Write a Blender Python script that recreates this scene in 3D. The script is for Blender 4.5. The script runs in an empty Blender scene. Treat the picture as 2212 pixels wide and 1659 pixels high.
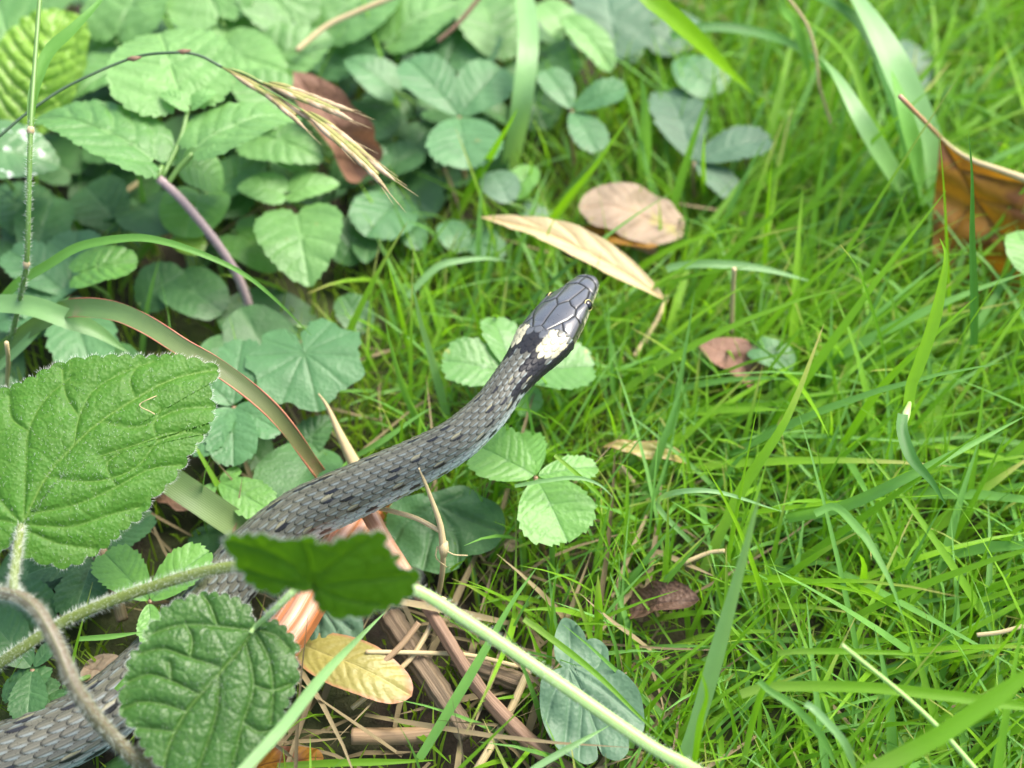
import bpy, math, random
import numpy as np
from mathutils import Vector, Matrix
R = math.radians
rng = np.random.default_rng(7)
random.seed(7)
scn = bpy.context.scene
col = scn.collection

# ------------------------------------------------------------------ camera, sky, sun, exposure
PITCH, HALF = R(52), R(20)
DIST = 0.42
CAM = np.array([0.0, -DIST * math.cos(PITCH), DIST * math.sin(PITCH)])
FWD = np.array([0, math.cos(PITCH), -math.sin(PITCH)])
UPV = np.array([0, math.sin(PITCH), math.cos(PITCH)])
RGT = np.array([1.0, 0, 0])
cd = bpy.data.cameras.new('camera')
cam = bpy.data.objects.new('camera', cd); col.objects.link(cam)
cam.location = CAM; cam.rotation_euler = (math.pi / 2 - PITCH, 0, 0)
cd.sensor_width = 36; cd.lens = 18 / math.tan(HALF)
cd.clip_start = 0.01; cd.clip_end = 60
cd.dof.use_dof = True; cd.dof.focus_distance = 0.342; cd.dof.aperture_fstop = 8.5
scn.camera = cam

SUN_EL, SUN_AZ = R(58), R(60)       # azimuth measured from +Y towards +X
w = bpy.data.worlds.new('World'); scn.world = w; w.use_nodes = True
nt = w.node_tree; bg = nt.nodes['Background']
sky = nt.nodes.new('ShaderNodeTexSky'); sky.sky_type = 'NISHITA'; sky.sun_disc = False
sky.sun_elevation = SUN_EL; sky.sun_rotation = SUN_AZ
sky.dust_density = 4.0; sky.air_density = 1.0; sky.ozone_density = 1.0
nt.links.new(sky.outputs[0], bg.inputs[0]); bg.inputs[1].default_value = 0.13
sl = bpy.data.lights.new('sun', 'SUN'); sl.energy = 1.9; sl.angle = R(34); sl.color = (1, .96, .88)
so = bpy.data.objects.new('sun', sl); col.objects.link(so)
sd = Vector((math.sin(SUN_AZ) * math.cos(SUN_EL), math.cos(SUN_AZ) * math.cos(SUN_EL), math.sin(SUN_EL)))
so.rotation_euler = sd.to_track_quat('Z', 'Y').to_euler(); so.location = (0.6, 0.4, 1.5)
scn.view_settings.view_transform = 'Standard'; scn.view_settings.look = 'None'
scn.view_settings.gamma = 1; scn.view_settings.use_curve_mapping = False
scn.view_settings.exposure = 1.72
scn.cycles.use_denoising = True
scn.cycles.max_bounces = 10; scn.cycles.transmission_bounces = 6

# ------------------------------------------------------------------ geometry helpers
K = math.tan(HALF) / 1106.0
def ray(px, py):
    return FWD + (px - 1106) * K * RGT + (829.5 - py) * K * UPV
def P(px, py, z):
    d = ray(px, py)
    return CAM + d * ((z - CAM[2]) / d[2])
def depth(p): return float((np.asarray(p) - CAM) @ FWD)
def pxm(p): return depth(p) * K                       # metres per photo pixel at a point
def project(p):
    v = np.asarray(p) - CAM
    d = v @ FWD
    return 1106 + (v @ RGT) / d / K, 829.5 - (v @ UPV) / d / K, d

def cr(pts, n):
    """Catmull-Rom through pts, n samples evenly spaced by length."""
    p = np.asarray(pts, float)
    if len(p) == 2:
        t = np.linspace(0, 1, n)[:, None]
        return p[0] * (1 - t) + p[1] * t
    q = np.vstack([2 * p[0] - p[1], p, 2 * p[-1] - p[-2]])
    out = []
    t = np.linspace(0, 1, 24, endpoint=False)[:, None]
    for i in range(1, len(q) - 2):
        a, b, c, d = q[i - 1], q[i], q[i + 1], q[i + 2]
        out.append(.5 * (2 * b + (c - a) * t + (2 * a - 5 * b + 4 * c - d) * t ** 2 + (3 * b - a - 3 * c + d) * t ** 3))
    o = np.vstack(out + [p[-1:]])
    s = np.r_[0, np.cumsum(np.linalg.norm(np.diff(o[:, :min(3, o.shape[1])], axis=0), axis=1))]
    u = np.linspace(0, s[-1], n)
    return np.stack([np.interp(u, s, o[:, k]) for k in range(o.shape[1])], 1)

def unit(v):
    v = np.asarray(v, float); return v / (np.linalg.norm(v, axis=-1, keepdims=True) + 1e-12)

def mesh_obj(name, verts, faces, mat, origin=(0, 0, 0), parent=None, attrs=None, color=None, smooth=True):
    v = np.asarray(verts, np.float32) - np.asarray(origin, np.float32)
    me = bpy.data.meshes.new(name)
    if isinstance(faces, np.ndarray):
        nf, k = faces.shape
        me.vertices.add(len(v)); me.vertices.foreach_set('co', v.ravel())
        me.loops.add(nf * k); me.loops.foreach_set('vertex_index', faces.astype(np.int32).ravel())
        me.polygons.add(nf)
        me.polygons.foreach_set('loop_start', np.arange(0, nf * k, k, dtype=np.int32))
        me.polygons.foreach_set('loop_total', np.full(nf, k, np.int32))
        me.update(calc_edges=True)
    else:
        me.from_pydata(v.tolist(), [], faces); me.update()
    me.polygons.foreach_set('use_smooth', np.full(len(me.polygons), smooth))
    for k_, a in (attrs or {}).items():
        at = me.attributes.new(k_, 'FLOAT', 'POINT'); at.data.foreach_set('value', np.asarray(a, np.float32).ravel())
    if color is not None:
        at = me.attributes.new('pigment', 'FLOAT_COLOR', 'POINT')
        c = np.ones((len(v), 4), np.float32); c[:, :3] = color
        at.data.foreach_set('color', c.ravel())
    me.materials.append(mat)
    o = bpy.data.objects.new(name, me); col.objects.link(o)
    if parent is not None: o.parent = parent
    else: o.location = origin
    return o

def tag(o, label=None, cat=None, group=None, kind=None):
    for k_, x in (('label', label), ('category', cat), ('group', group), ('kind', kind)):
        if x: o[k_] = x
    return o
def thing(name, label, cat, loc, group=None):
    o = bpy.data.objects.new(name, None); col.objects.link(o); o.location = loc
    o.empty_display_size = .005
    return tag(o, label, cat, group)
def org(parent): return np.array(parent.location) if parent is not None else None
def child_origin(parent):
    """World position of a part's own origin: parts sit at their thing's origin."""
    p = parent; s = np.zeros(3)
    while p is not None: s += np.array(p.location); p = p.parent
    return s

def grid_faces(nu, nv, closed_u=False):
    """nv rows of nu vertices."""
    j, i = np.meshgrid(np.arange(nv - 1), np.arange(nu if closed_u else nu - 1), indexing='ij')
    i2 = (i + 1) % nu
    return np.stack([j * nu + i, j * nu + i2, (j + 1) * nu + i2, (j + 1) * nu + i], -1).reshape(-1, 4)

def frames(c, up=(0, 0, 1)):
    t = unit(np.gradient(c, axis=0)); u = np.tile(np.asarray(up, float), (len(c), 1))
    side = np.cross(t, u); bad = np.linalg.norm(side, axis=1) < .15
    side[bad] = np.cross(t[bad], [0, 1.0, .2]); side = unit(side)
    for i in range(1, len(c)):
        if side[i] @ side[i - 1] < 0: side[i] = -side[i]
    return t, side, unit(np.cross(side, t))

def tube(name, c, rad, mat, parent=None, sides=8, ridges=0, attrs=True, cap=True, origin=None, lump=0.0):
    """A round (or ridged) stalk along the points c with radius rad (number or per point)."""
    c = np.asarray(c, float); n = len(c); rad = np.broadcast_to(np.asarray(rad, float), (n,))
    t, s, b = frames(c)
    a = np.linspace(0, 2 * np.pi, sides, endpoint=False)
    rr = np.ones(sides) + (0.12 * np.cos(a * ridges) if ridges else 0)
    rad2 = rad[:, None] * rr[None] * (1 + lump * rng.standard_normal((n, 1)))
    v = c[:, None] + rad2[..., None] * (np.cos(a)[None, :, None] * s[:, None] + np.sin(a)[None, :, None] * b[:, None])
    v = v.reshape(-1, 3)
    f = [tuple(x) for x in grid_faces(sides, n, True)]
    if cap:
        f.append(tuple(range(sides))[::-1]); f.append(tuple(range((n - 1) * sides, n * sides)))
    al = np.repeat(np.linspace(0, 1, n), sides)
    og = origin if origin is not None else (child_origin(parent) if parent is not None else c[0])
    return mesh_obj(name, v, f, mat, og, parent, {'along': al, 'tint': np.full(len(v), rng.random()), 'across': np.tile(np.cos(a), n)})

def hairs_on(name, c, rad, count, length, mat, parent, tilt=.35):
    """Many fine hairs along a stalk: uncountable, one part."""
    c = np.asarray(c); t, s, b = frames(c); n = len(c)
    k = rng.integers(0, n - 1, count); fr = rng.random(count)[:, None]
    base = c[k] * (1 - fr) + c[k + 1] * fr
    a = rng.random(count) * 2 * np.pi
    nrm = np.cos(a)[:, None] * s[k] + np.sin(a)[:, None] * b[k]
    rad = np.broadcast_to(np.asarray(rad, float), (n,))[k][:, None]
    d = unit(nrm + tilt * t[k] * rng.normal(1, .5, (count, 1)) + .2 * rng.standard_normal((count, 3)))
    p0 = base + nrm * rad * .95
    L = length * rng.uniform(.5, 1.15, (count, 1))
    return needles(name, p0, d, L, .00005, mat, parent)
def needles(name, p0, d, L, wd, mat, parent, origin=None):
    sd_ = unit(np.cross(d, rng.standard_normal(d.shape))); s2 = np.cross(d, sd_)
    n = len(p0)
    v = np.stack([p0 + sd_ * wd, p0 - .5 * sd_ * wd + .87 * s2 * wd, p0 - .5 * sd_ * wd - .87 * s2 * wd, p0 + d * L], 1).reshape(-1, 3)
    q = np.arange(n)[:, None] * 4
    f = np.concatenate([q + [0, 1, 3], q + [1, 2, 3], q + [2, 0, 3]], 0)
    og = child_origin(parent) if parent is not None else (origin if origin is not None else p0[0])
    o = mesh_obj(name, v, f, mat, og, parent)
    o['kind'] = 'stuff'
    return o

# ------------------------------------------------------------------ materials
def newmat(name):
    m = bpy.data.materials.new(name); m.use_nodes = True
    n = m.node_tree; n.nodes.clear()
    return m, n, n.links.new
def node(n, t, **kw):
    x = n.nodes.new(t)
    for k_, v in kw.items(): setattr(x, k_, v)
    return x
def mixc(n, L, fac, a, b, mode='MIX'):
    m = node(n, 'ShaderNodeMix', data_type='RGBA', blend_type=mode)
    for sock, val in ((m.inputs[0], fac), (m.inputs[6], a), (m.inputs[7], b)):
        if hasattr(val, 'links') or isinstance(val, bpy.types.NodeSocket): L(val, sock)
        else: sock.default_value = val if isinstance(val, (int, float)) else (*val, 1)
    return m.outputs[2]
def ramp(n, L, src, lo, hi):
    r = node(n, 'ShaderNodeMapRange'); r.inputs[1].default_value = lo; r.inputs[2].default_value = hi
    L(src, r.inputs[0]); return r.outputs[0]
def noise(n, L, scale, detail=3, vec=None, rough=.6):
    x = node(n, 'ShaderNodeTexNoise'); x.inputs['Scale'].default_value = scale; x.inputs['Detail'].default_value = detail
    x.inputs['Roughness'].default_value = rough
    if vec is None:
        g = node(n, 'ShaderNodeNewGeometry'); vec = g.outputs['Position']
    L(vec, x.inputs['Vector']); return x.outputs[0]
def attr(n, name):
    a = node(n, 'ShaderNodeAttribute', attribute_name=name); return a.outputs['Fac']
def foliage(name, c1, c2, vein, trans=.3, rough=.42, spec=.5, blot=.5, bump=.25, spots=None, tcol=None, cell=900, edge=None):
    m, n, L = newmat(name)
    base = mixc(n, L, attr(n, 'tint'), c1, c2)
    nz = ramp(n, L, noise(n, L, 130, 4), .35, .7)
    dk = [x * (1 - blot) for x in c1]
    base = mixc(n, L, nz, base, mixc(n, L, .6, base, dk))
    base = mixc(n, L, ramp(n, L, noise(n, L, 900, 2), .45, .75), base, mixc(n, L, .3, base, vein))
    if spots:
        base = mixc(n, L, ramp(n, L, noise(n, L, spots[1], 3), spots[2], spots[2] + .06), base, spots[0])
    if edge:
        base = mixc(n, L, ramp(n, L, attr(n, 'rim'), .86, 1.02), base, edge)
    base = mixc(n, L, attr(n, 'vein'), base, vein)
    p = node(n, 'ShaderNodeBsdfPrincipled'); L(base, p.inputs['Base Color'])
    p.inputs['Roughness'].default_value = rough; p.inputs['Specular IOR Level'].default_value = spec
    vo = node(n, 'ShaderNodeTexVoronoi'); vo.inputs['Scale'].default_value = cell
    g = node(n, 'ShaderNodeNewGeometry'); L(g.outputs['Position'], vo.inputs['Vector'])
    bp = node(n, 'ShaderNodeBump'); bp.inputs['Strength'].default_value = bump; bp.inputs['Distance'].default_value = .0004
    L(vo.outputs['Distance'], bp.inputs['Height']); L(bp.outputs[0], p.inputs['Normal'])
    tr = node(n, 'ShaderNodeBsdfTranslucent')
    tc = mixc(n, L, .75, base, tcol or (c1[0] * 1.9 + .02, c1[1] * 2.0, c1[2] * .6))
    L(tc, tr.inputs[0])
    mx = node(n, 'ShaderNodeMixShader'); mx.inputs[0].default_value = trans
    L(p.outputs[0], mx.inputs[1]); L(tr.outputs[0], mx.inputs[2])
    o = node(n, 'ShaderNodeOutputMaterial'); L(mx.outputs[0], o.inputs[0])
    return m
def grassmat(name, c1, c2, trans=.35, rough=.4, spec=.45, tip=None, tip0=.84, tip1=1, tipt=False, stripe=.2, base_c=None, blot=None):
    m, n, L = newmat(name)
    b = mixc(n, L, attr(n, 'tint'), c1, c2)
    # parallel veins across the blade
    wv = node(n, 'ShaderNodeMath', operation='SINE')
    mu = node(n, 'ShaderNodeMath', operation='MULTIPLY'); mu.inputs[1].default_value = 44
    L(attr(n, 'across'), mu.inputs[0]); L(mu.outputs[0], wv.inputs[0])
    st = ramp(n, L, wv.outputs[0], -1, 1)
    b = mixc(n, L, st, b, mixc(n, L, stripe, b, [x * .55 for x in c1]))
    nz = ramp(n, L, noise(n, L, 160, 4), .35, .7)
    b = mixc(n, L, nz, b, mixc(n, L, .3, b, [x * .6 for x in c2]))
    if blot: b = mixc(n, L, ramp(n, L, noise(n, L, blot[1], 4), blot[2], blot[2] + .15), b, blot[0])
    if base_c: b = mixc(n, L, ramp(n, L, attr(n, 'along'), .35, 0), b, base_c)
    if tip:
        tf_ = ramp(n, L, attr(n, 'along'), tip0, tip1)
        if tipt:       # only some blades have withered tips
            mm = node(n, 'ShaderNodeMath', operation='MULTIPLY'); L(tf_, mm.inputs[0]); L(ramp(n, L, attr(n, 'tint'), .72, .76), mm.inputs[1]); tf_ = mm.outputs[0]
        b = mixc(n, L, tf_, b, tip)
    p = node(n, 'ShaderNodeBsdfPrincipled'); L(b, p.inputs['Base Color'])
    p.inputs['Roughness'].default_value = rough; p.inputs['Specular IOR Level'].default_value = spec
    bp = node(n, 'ShaderNodeBump'); bp.inputs['Strength'].default_value = .25; bp.inputs['Distance'].default_value = .0002
    L(wv.outputs[0], bp.inputs['Height']); L(bp.outputs[0], p.inputs['Normal'])
    tr = node(n, 'ShaderNodeBsdfTranslucent')
    L(mixc(n, L, .6, b, (c1[0] * 2.0 + .02, c1[1] * 1.9, c1[2] * .5)), tr.inputs[0])
    mx = node(n, 'ShaderNodeMixShader'); mx.inputs[0].default_value = trans
    L(p.outputs[0], mx.inputs[1]); L(tr.outputs[0], mx.inputs[2])
    o = node(n, 'ShaderNodeOutputMaterial'); L(mx.outputs[0], o.inputs[0])
    return m
def plain(name, c1, c2, scale=300, rough=.55, spec=.4, bump=.3, streak=False, trans=0):
    m, n, L = newmat(name)
    if streak:
        mp = node(n, 'ShaderNodeCombineXYZ'); L(attr(n, 'across'), mp.inputs[0])
        al = node(n, 'ShaderNodeMath', operation='MULTIPLY'); al.inputs[1].default_value = .35
        L(attr(n, 'along'), al.inputs[0]); L(al.outputs[0], mp.inputs[1])
        nz = noise(n, L, scale, 4, mp.outputs[0])
    else: nz = noise(n, L, scale, 4)
    f = ramp(n, L, nz, .32, .7)
    b = mixc(n, L, f, c1, c2)
    p = node(n, 'ShaderNodeBsdfPrincipled'); L(b, p.inputs['Base Color'])
    p.inputs['Roughness'].default_value = rough; p.inputs['Specular IOR Level'].default_value = spec
    bp = node(n, 'ShaderNodeBump'); bp.inputs['Strength'].default_value = bump; bp.inputs['Distance'].default_value = .0003
    L(nz, bp.inputs['Height']); L(bp.outputs[0], p.inputs['Normal'])
    o = node(n, 'ShaderNodeOutputMaterial'); out = p.outputs[0]
    if trans:
        tr = node(n, 'ShaderNodeBsdfTranslucent'); L(b, tr.inputs[0])
        mx = node(n, 'ShaderNodeMixShader'); mx.inputs[0].default_value = trans
        L(out, mx.inputs[1]); L(tr.outputs[0], mx.inputs[2]); out = mx.outputs[0]
    L(out, o.inputs[0])
    return m

M = {}
M['hero'] = foliage('hairy_leaf', (.060, .172, .012), (.052, .160, .016), (.115, .215, .035), .3, .52, .28, .4, .45, cell=1100)
M['hero_dark'] = foliage('dark_hairy_leaf', (.036, .11, .012), (.036, .105, .014), (.09, .175, .035), .2, .44, .42, .3, .45, spots=((.18, .29, .18), 750, .70), cell=1100)
M['shade'] = foliage('shaded_leaf', (.052, .145, .006), (.048, .135, .007), (.09, .20, .015), .48, .6, .15, .4, .3, spots=((.09, .19, .02), 420, .68))
M['nettle'] = foliage('nettle_leaf', (.088, .225, .055), (.135, .285, .078), (.175, .33, .11), .28, .46, .42, .35, .4, spots=((.20, .19, .06), 150, .72))
M['nettle_pale'] = foliage('pale_nettle_leaf', (.135, .30, .08), (.18, .355, .105), (.215, .39, .135), .3, .46, .42, .3, .4, spots=((.20, .19, .06), 150, .72))
M['straw_leaf'] = foliage('strawberry_leaf', (.08, .20, .075), (.115, .26, .10), (.055, .145, .045), .27, .46, .42, .28, .3, spots=((.20, .19, .06), 150, .72))
M['straw_spot'] = foliage('spotted_strawberry_leaf', (.12, .28, .065), (.15, .31, .09), (.09, .2, .06), .3, .42, .5, .25, .3, spots=((.32, .36, .10), 160, .68))
M['straw_light'] = foliage('light_strawberry_leaf', (.14, .32, .06), (.15, .33, .075), (.085, .21, .05), .32, .44, .45, .15, .3)
M['blue'] = foliage('bluish_leaf', (.08, .16, .085), (.095, .18, .10), (.13, .22, .13), .2, .5, .35, .3, .3)
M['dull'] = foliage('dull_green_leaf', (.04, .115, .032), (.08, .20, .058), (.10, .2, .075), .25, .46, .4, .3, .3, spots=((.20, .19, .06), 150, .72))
M['yellow'] = foliage('yellow_green_leaf', (.19, .36, .03), (.22, .38, .05), (.28, .45, .10), .35, .4, .5, .3, .9, cell=260)
M['round'] = foliage('round_green_leaf', (.09, .24, .04), (.12, .27, .05), (.16, .3, .08), .32, .4, .5, .25, .3)
M['varieg'] = foliage('spotted_leaf', (.075, .19, .06), (.09, .2, .07), (.12, .24, .09), .25, .38, .5, .3, .4, spots=((.55, .62, .52), 220, .6))
M['tan'] = foliage('tan_dry_leaf', (.44, .34, .235), (.38, .285, .19), (.28, .18, .11), .25, .6, .3, .4, .5, spots=((.36, .31, .12), 70, .60), tcol=(.45, .3, .12))
M['cream'] = foliage('cream_dry_leaf', (.54, .43, .23), (.50, .39, .19), (.40, .28, .12), .22, .55, .35, .25, .3, tcol=(.5, .35, .12))
M['brown'] = foliage('brown_dry_leaf', (.22, .115, .068), (.29, .165, .105), (.10, .045, .028), .2, .6, .35, .6, .7, tcol=(.3, .12, .05))
M['dark_brown'] = foliage('dark_brown_dry_leaf', (.115, .065, .04), (.17, .105, .07), (.05, .027, .018), .15, .6, .35, .5, .7, tcol=(.2, .09, .04))
M['russet'] = foliage('russet_dry_leaf', (.25, .125, .08), (.31, .175, .12), (.13, .06, .035), .2, .6, .35, .5, .6, tcol=(.35, .15, .06))
M['amber'] = foliage('amber_dry_leaf', (.34, .17, .014), (.25, .11, .012), (.05, .018, .008), .38, .6, .25, .6, .5, spots=((.10, .035, .014), 45, .52), tcol=(.5, .22, .01), cell=300)
M['yelred'] = foliage('yellow_red_leaf', (.30, .27, .065), (.33, .29, .08), (.35, .31, .10), .22, .45, .45, .35, .3, edge=(.38, .16, .09), spots=((.16, .10, .04), 120, .68), tcol=(.42, .34, .05))
M['lawn'] = grassmat('lawn_blade', (.13, .32, .013), (.22, .44, .024), .44, .44, .35, base_c=(.2, .33, .05), tip=(.42, .34, .12), tip0=.62, tipt=True)
M['lawn_blue'] = grassmat('bluish_blade', (.115, .285, .045), (.16, .37, .07), .36, .44, .38)
M['blade_pale'] = grassmat('pale_blade', (.20, .38, .13), (.22, .41, .15), .32, .36, .55, stripe=.2)
M['blade_bright'] = grassmat('bright_blade', (.19, .42, .012), (.24, .47, .016), .45, .38, .45)
M['blade_dark'] = grassmat('dark_blade', (.06, .19, .025), (.065, .21, .035), .32, .4, .45)
M['blade_yellowtip'] = grassmat('yellow_tipped_blade', (.13, .33, .02), (.15, .36, .02), .35, .36, .5, tip=(.55, .45, .1))
M['blade_red'] = grassmat('red_tinged_blade', (.105, .205, .05), (.105, .195, .055), .2, .42, .45, stripe=.15, blot=((.25, .13, .10), 55, .57), tip=(.17, .075, .06), tip0=.4, tip1=1.5)
M['blade_dull'] = grassmat('dull_blade', (.19, .28, .10), (.2, .29, .11), .2, .42, .45, stripe=.12, blot=((.22, .16, .11), 60, .60))
M['red_edge'] = plain('red_blade_edge', (.36, .10, .06), (.44, .2, .11), 200, .5)
M['straw'] = plain('straw', (.34, .25, .11), (.58, .47, .27), 5, .55, .35, .5, True)
M['straw_grey'] = plain('grey_straw', (.20, .13, .07), (.36, .25, .14), 5, .6, .3, .3, True)
M['thatch'] = grassmat('thatch_blade', (.11, .083, .038), (.31, .25, .13), .15, .65, .3)
M['copper'] = plain('copper_stalk', (.36, .15, .075), (.56, .33, .21), 4.5, .36, .6, .4, True)
M['copper_core'] = plain('copper_groove', (.30, .095, .03), (.4, .15, .05), 4, .4, .5, .3, True)
M['twig'] = plain('brown_twig', (.12, .065, .035), (.27, .165, .10), 7, .55, .4, .8, True)
M['cane'] = plain('dead_cane', (.10, .072, .042), (.25, .18, .11), 7, .7, .3, .9, True)
M['stem_green'] = plain('green_stem', (.30, .47, .13), (.38, .55, .19), 3, .38, .5, .15, True)
M['stem_olive'] = plain('olive_stem', (.10, .14, .022), (.15, .19, .035), 3, .42, .5, .2, True)
M['stem_purple'] = plain('purple_stem', (.12, .13, .05), (.125, .085, .07), 3, .45, .5, .3, True)
M['stem_mauve'] = plain('mauve_stem', (.24, .17, .17), (.31, .24, .23), 3, .45, .5, .2, True)
M['petiole'] = plain('leaf_stalk', (.09, .19, .035), (.13, .23, .05), 3, .42, .5, .2, True)
M['petiole_red'] = plain('reddish_leaf_stalk', (.20, .12, .06), (.26, .17, .09), 3, .42, .5, .2, True)
M['culm'] = plain('dark_culm', (.035, .075, .03), (.06, .11, .045), 3, .4, .5, .2, True)
M['hair'] = plain('plant_hair', (.55, .6, .5), (.65, .7, .6), 300, .4, .5, 0, trans=.3)
M['glume'] = plain('spikelet_glume', (.19, .15, .055), (.48, .35, .23), 230, .5, .4, .3)
M['glume_green'] = plain('green_glume', (.16, .19, .04), (.30, .25, .09), 260, .5, .4, .3)
M['moss'] = grassmat('moss_shoot', (.17, .30, .018), (.24, .37, .035), .4, .6, .3)

# ------------------------------------------------------------------ leaf builder
SHAPES = {
 'nettle': [(0, .07), (.22, -.03), (.6, -.02), (.92, .12), (1, .28), (.93, .47), (.76, .66), (.5, .83), (.2, .96), (0, 1)],
 'strawberry': [(0, 0), (.28, .05), (.66, .23), (.95, .48), (1, .68), (.82, .88), (.42, .985), (0, 1)],
 'oval': [(0, 0), (.4, .03), (.82, .2), (1, .45), (.95, .65), (.7, .87), (.35, .97), (0, 1)],
 'lance': [(0, 0), (.3, .05), (.8, .24), (1, .42), (.85, .62), (.5, .82), (.2, .94), (0, 1)],
 'round': [(0, .14), (.2, .0), (.6, -.05), (.95, .15), (1, .45), (.86, .75), (.5, .95), (0, 1)],
 'rough': [(0, 0), (.35, .02), (.95, .15), (.85, .3), (1, .48), (.8, .62), (.86, .78), (.4, .93), (0, 1)],
}
def shape_outline(shape, L, W, n):
    h = cr(np.array(SHAPES[shape], float), n // 2 + 1)
    right = np.stack([h[:, 0] * W / 2, h[:, 1] * L], 1)
    left = right[1:-1][::-1] * [-1, 1]
    return np.vstack([right, left])          # starts at base, up the right side, back down the left
def palmate_outline(L, lobes, depth, n, notch=.35):
    a = np.linspace(-np.pi, np.pi, n, endpoint=False)     # 0 = tip, +-pi = stalk
    r = 1 - depth * (.5 - .5 * np.cos(a / (2 * np.pi - notch) * 2 * np.pi * lobes + (np.pi if lobes % 2 == 0 else 0)))
    r *= .86 + .14 * np.cos(a)
    g = np.clip((np.pi - np.abs(a)) / notch, 0, 1); r *= .12 + .88 * g ** .5
    return np.stack([np.sin(a) * r * L, np.cos(a) * r * L], 1)
def add_teeth(o, count, amp, start=-1e9, kind='crenate', irregular=.3):
    """Teeth along the outline; amp in metres."""
    d = np.roll(o, -1, 0) - np.roll(o, 1, 0); nrm = unit(np.stack([d[:, 1], -d[:, 0]], 1))
    s = np.cumsum(np.linalg.norm(np.roll(o, -1, 0) - o, axis=1)); s = s / s[-1]
    ph = s * count + irregular * np.sin(s * 37 + rng.random() * 6)
    if kind == 'crenate': f = np.abs(np.sin(np.pi * ph)) ** .6
    else: f = np.where(s < .5, ph % 1, 1 - ph % 1)
    k = np.clip((o[:, 1] - start) / (.15 * np.ptp(o[:, 1])), 0, 1) if start > -1e8 else 1.0
    return o + nrm * (amp * (f - .6) * k)[:, None]
def auto_veins(L, W, pairs, shape='nettle', fwd=.42):
    v = [np.array([[0, 0], [0, L * .98]])]
    prof = np.array(SHAPES.get(shape, SHAPES['oval']))
    for i in range(pairs):
        y0 = L * (.04 + .80 * (i / pairs) ** 1.0)
        for sgn in (-1, 1):
            y1 = y0 + L * fwd * (1 - .45 * i / pairs) * .62
            wx = W / 2 * np.interp(min(y1 / L, 1), prof[:, 1], prof[:, 0]) * .96
            v.append(np.array([[0, y0], [sgn * wx * .55, y0 + (y1 - y0) * .42], [sgn * wx, y1]]))
    return v
def seg_dist(p, poly):
    d = np.full(len(p), 1e9)
    for a, b in zip(poly[:-1], poly[1:]):
        ab = b - a; t = np.clip(((p - a) @ ab) / (ab @ ab + 1e-15), 0, 1)
        d = np.minimum(d, np.linalg.norm(p - a - t[:, None] * ab, axis=1))
    return d
def leaf_mesh(outline, center, veins, rings, puff, vw, zfun=None, wob=0.0, bubbles=0.0, bub_n=900):
    N = len(outline)
    r = ((np.arange(1, rings + 1)) / rings) ** .8
    pts = center + r[:, None, None] * (outline[None] - center)
    p2 = np.vstack([[center], pts.reshape(-1, 2)])
    rim = np.r_[0, np.repeat(r, N)]
    size = np.ptp(outline, axis=0).max()
    dm = seg_dist(p2, veins[0]) if len(veins) else np.full(len(p2), 1e9)
    ds = np.full(len(p2), 1e9)
    for v in veins[1:]:
        ds = np.minimum(ds, seg_dist(p2, v))
    vein = np.maximum(np.exp(-(dm / vw) ** 2), .75 * np.exp(-(ds / (vw * .62)) ** 2))
    d = np.minimum(dm, ds)
    h = puff * (1 - np.exp(-d / (size * .022)))
    if bubbles:
        cells = center + (rng.random((bub_n, 2)) - .5) * size * 1.5
        b1 = np.full(len(p2), 1e9); b2 = b1.copy()
        for c in cells:
            e = np.linalg.norm(p2 - c, axis=1)
            b2 = np.minimum(b2, np.maximum(e, b1)); b1 = np.minimum(b1, e)
        edge = np.clip((b2 - b1) / (size * .03), 0, 1)
        h = h + bubbles * edge ** .5 * np.clip(d / (size * .015), 0, 1)
        vein = np.maximum(vein, .28 * (1 - np.clip((b2 - b1) / (size * .006), 0, 1)))
    z = h - h.min()
    if zfun is not None: z = z + zfun(p2[:, 0], p2[:, 1])
    if wob:
        ph = rng.random(6) * 6
        k = 2 * np.pi / size
        z = z + wob * (np.sin(p2[:, 0] * k * 1.3 + ph[0]) + np.sin(p2[:, 1] * k * 1.7 + ph[1]) + .5 * np.sin((p2[:, 0] + p2[:, 1]) * k * 3 + ph[2])) * .5
    faces = [(0, 1 + i, 1 + (i + 1) % N) for i in range(N)]
    for k in range(rings - 1):
        a = 1 + k * N
        faces += [(a + i, a + N + i, a + N + (i + 1) % N, a + (i + 1) % N) for i in range(N)]
    return p2, z, faces, vein, rim
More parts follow.
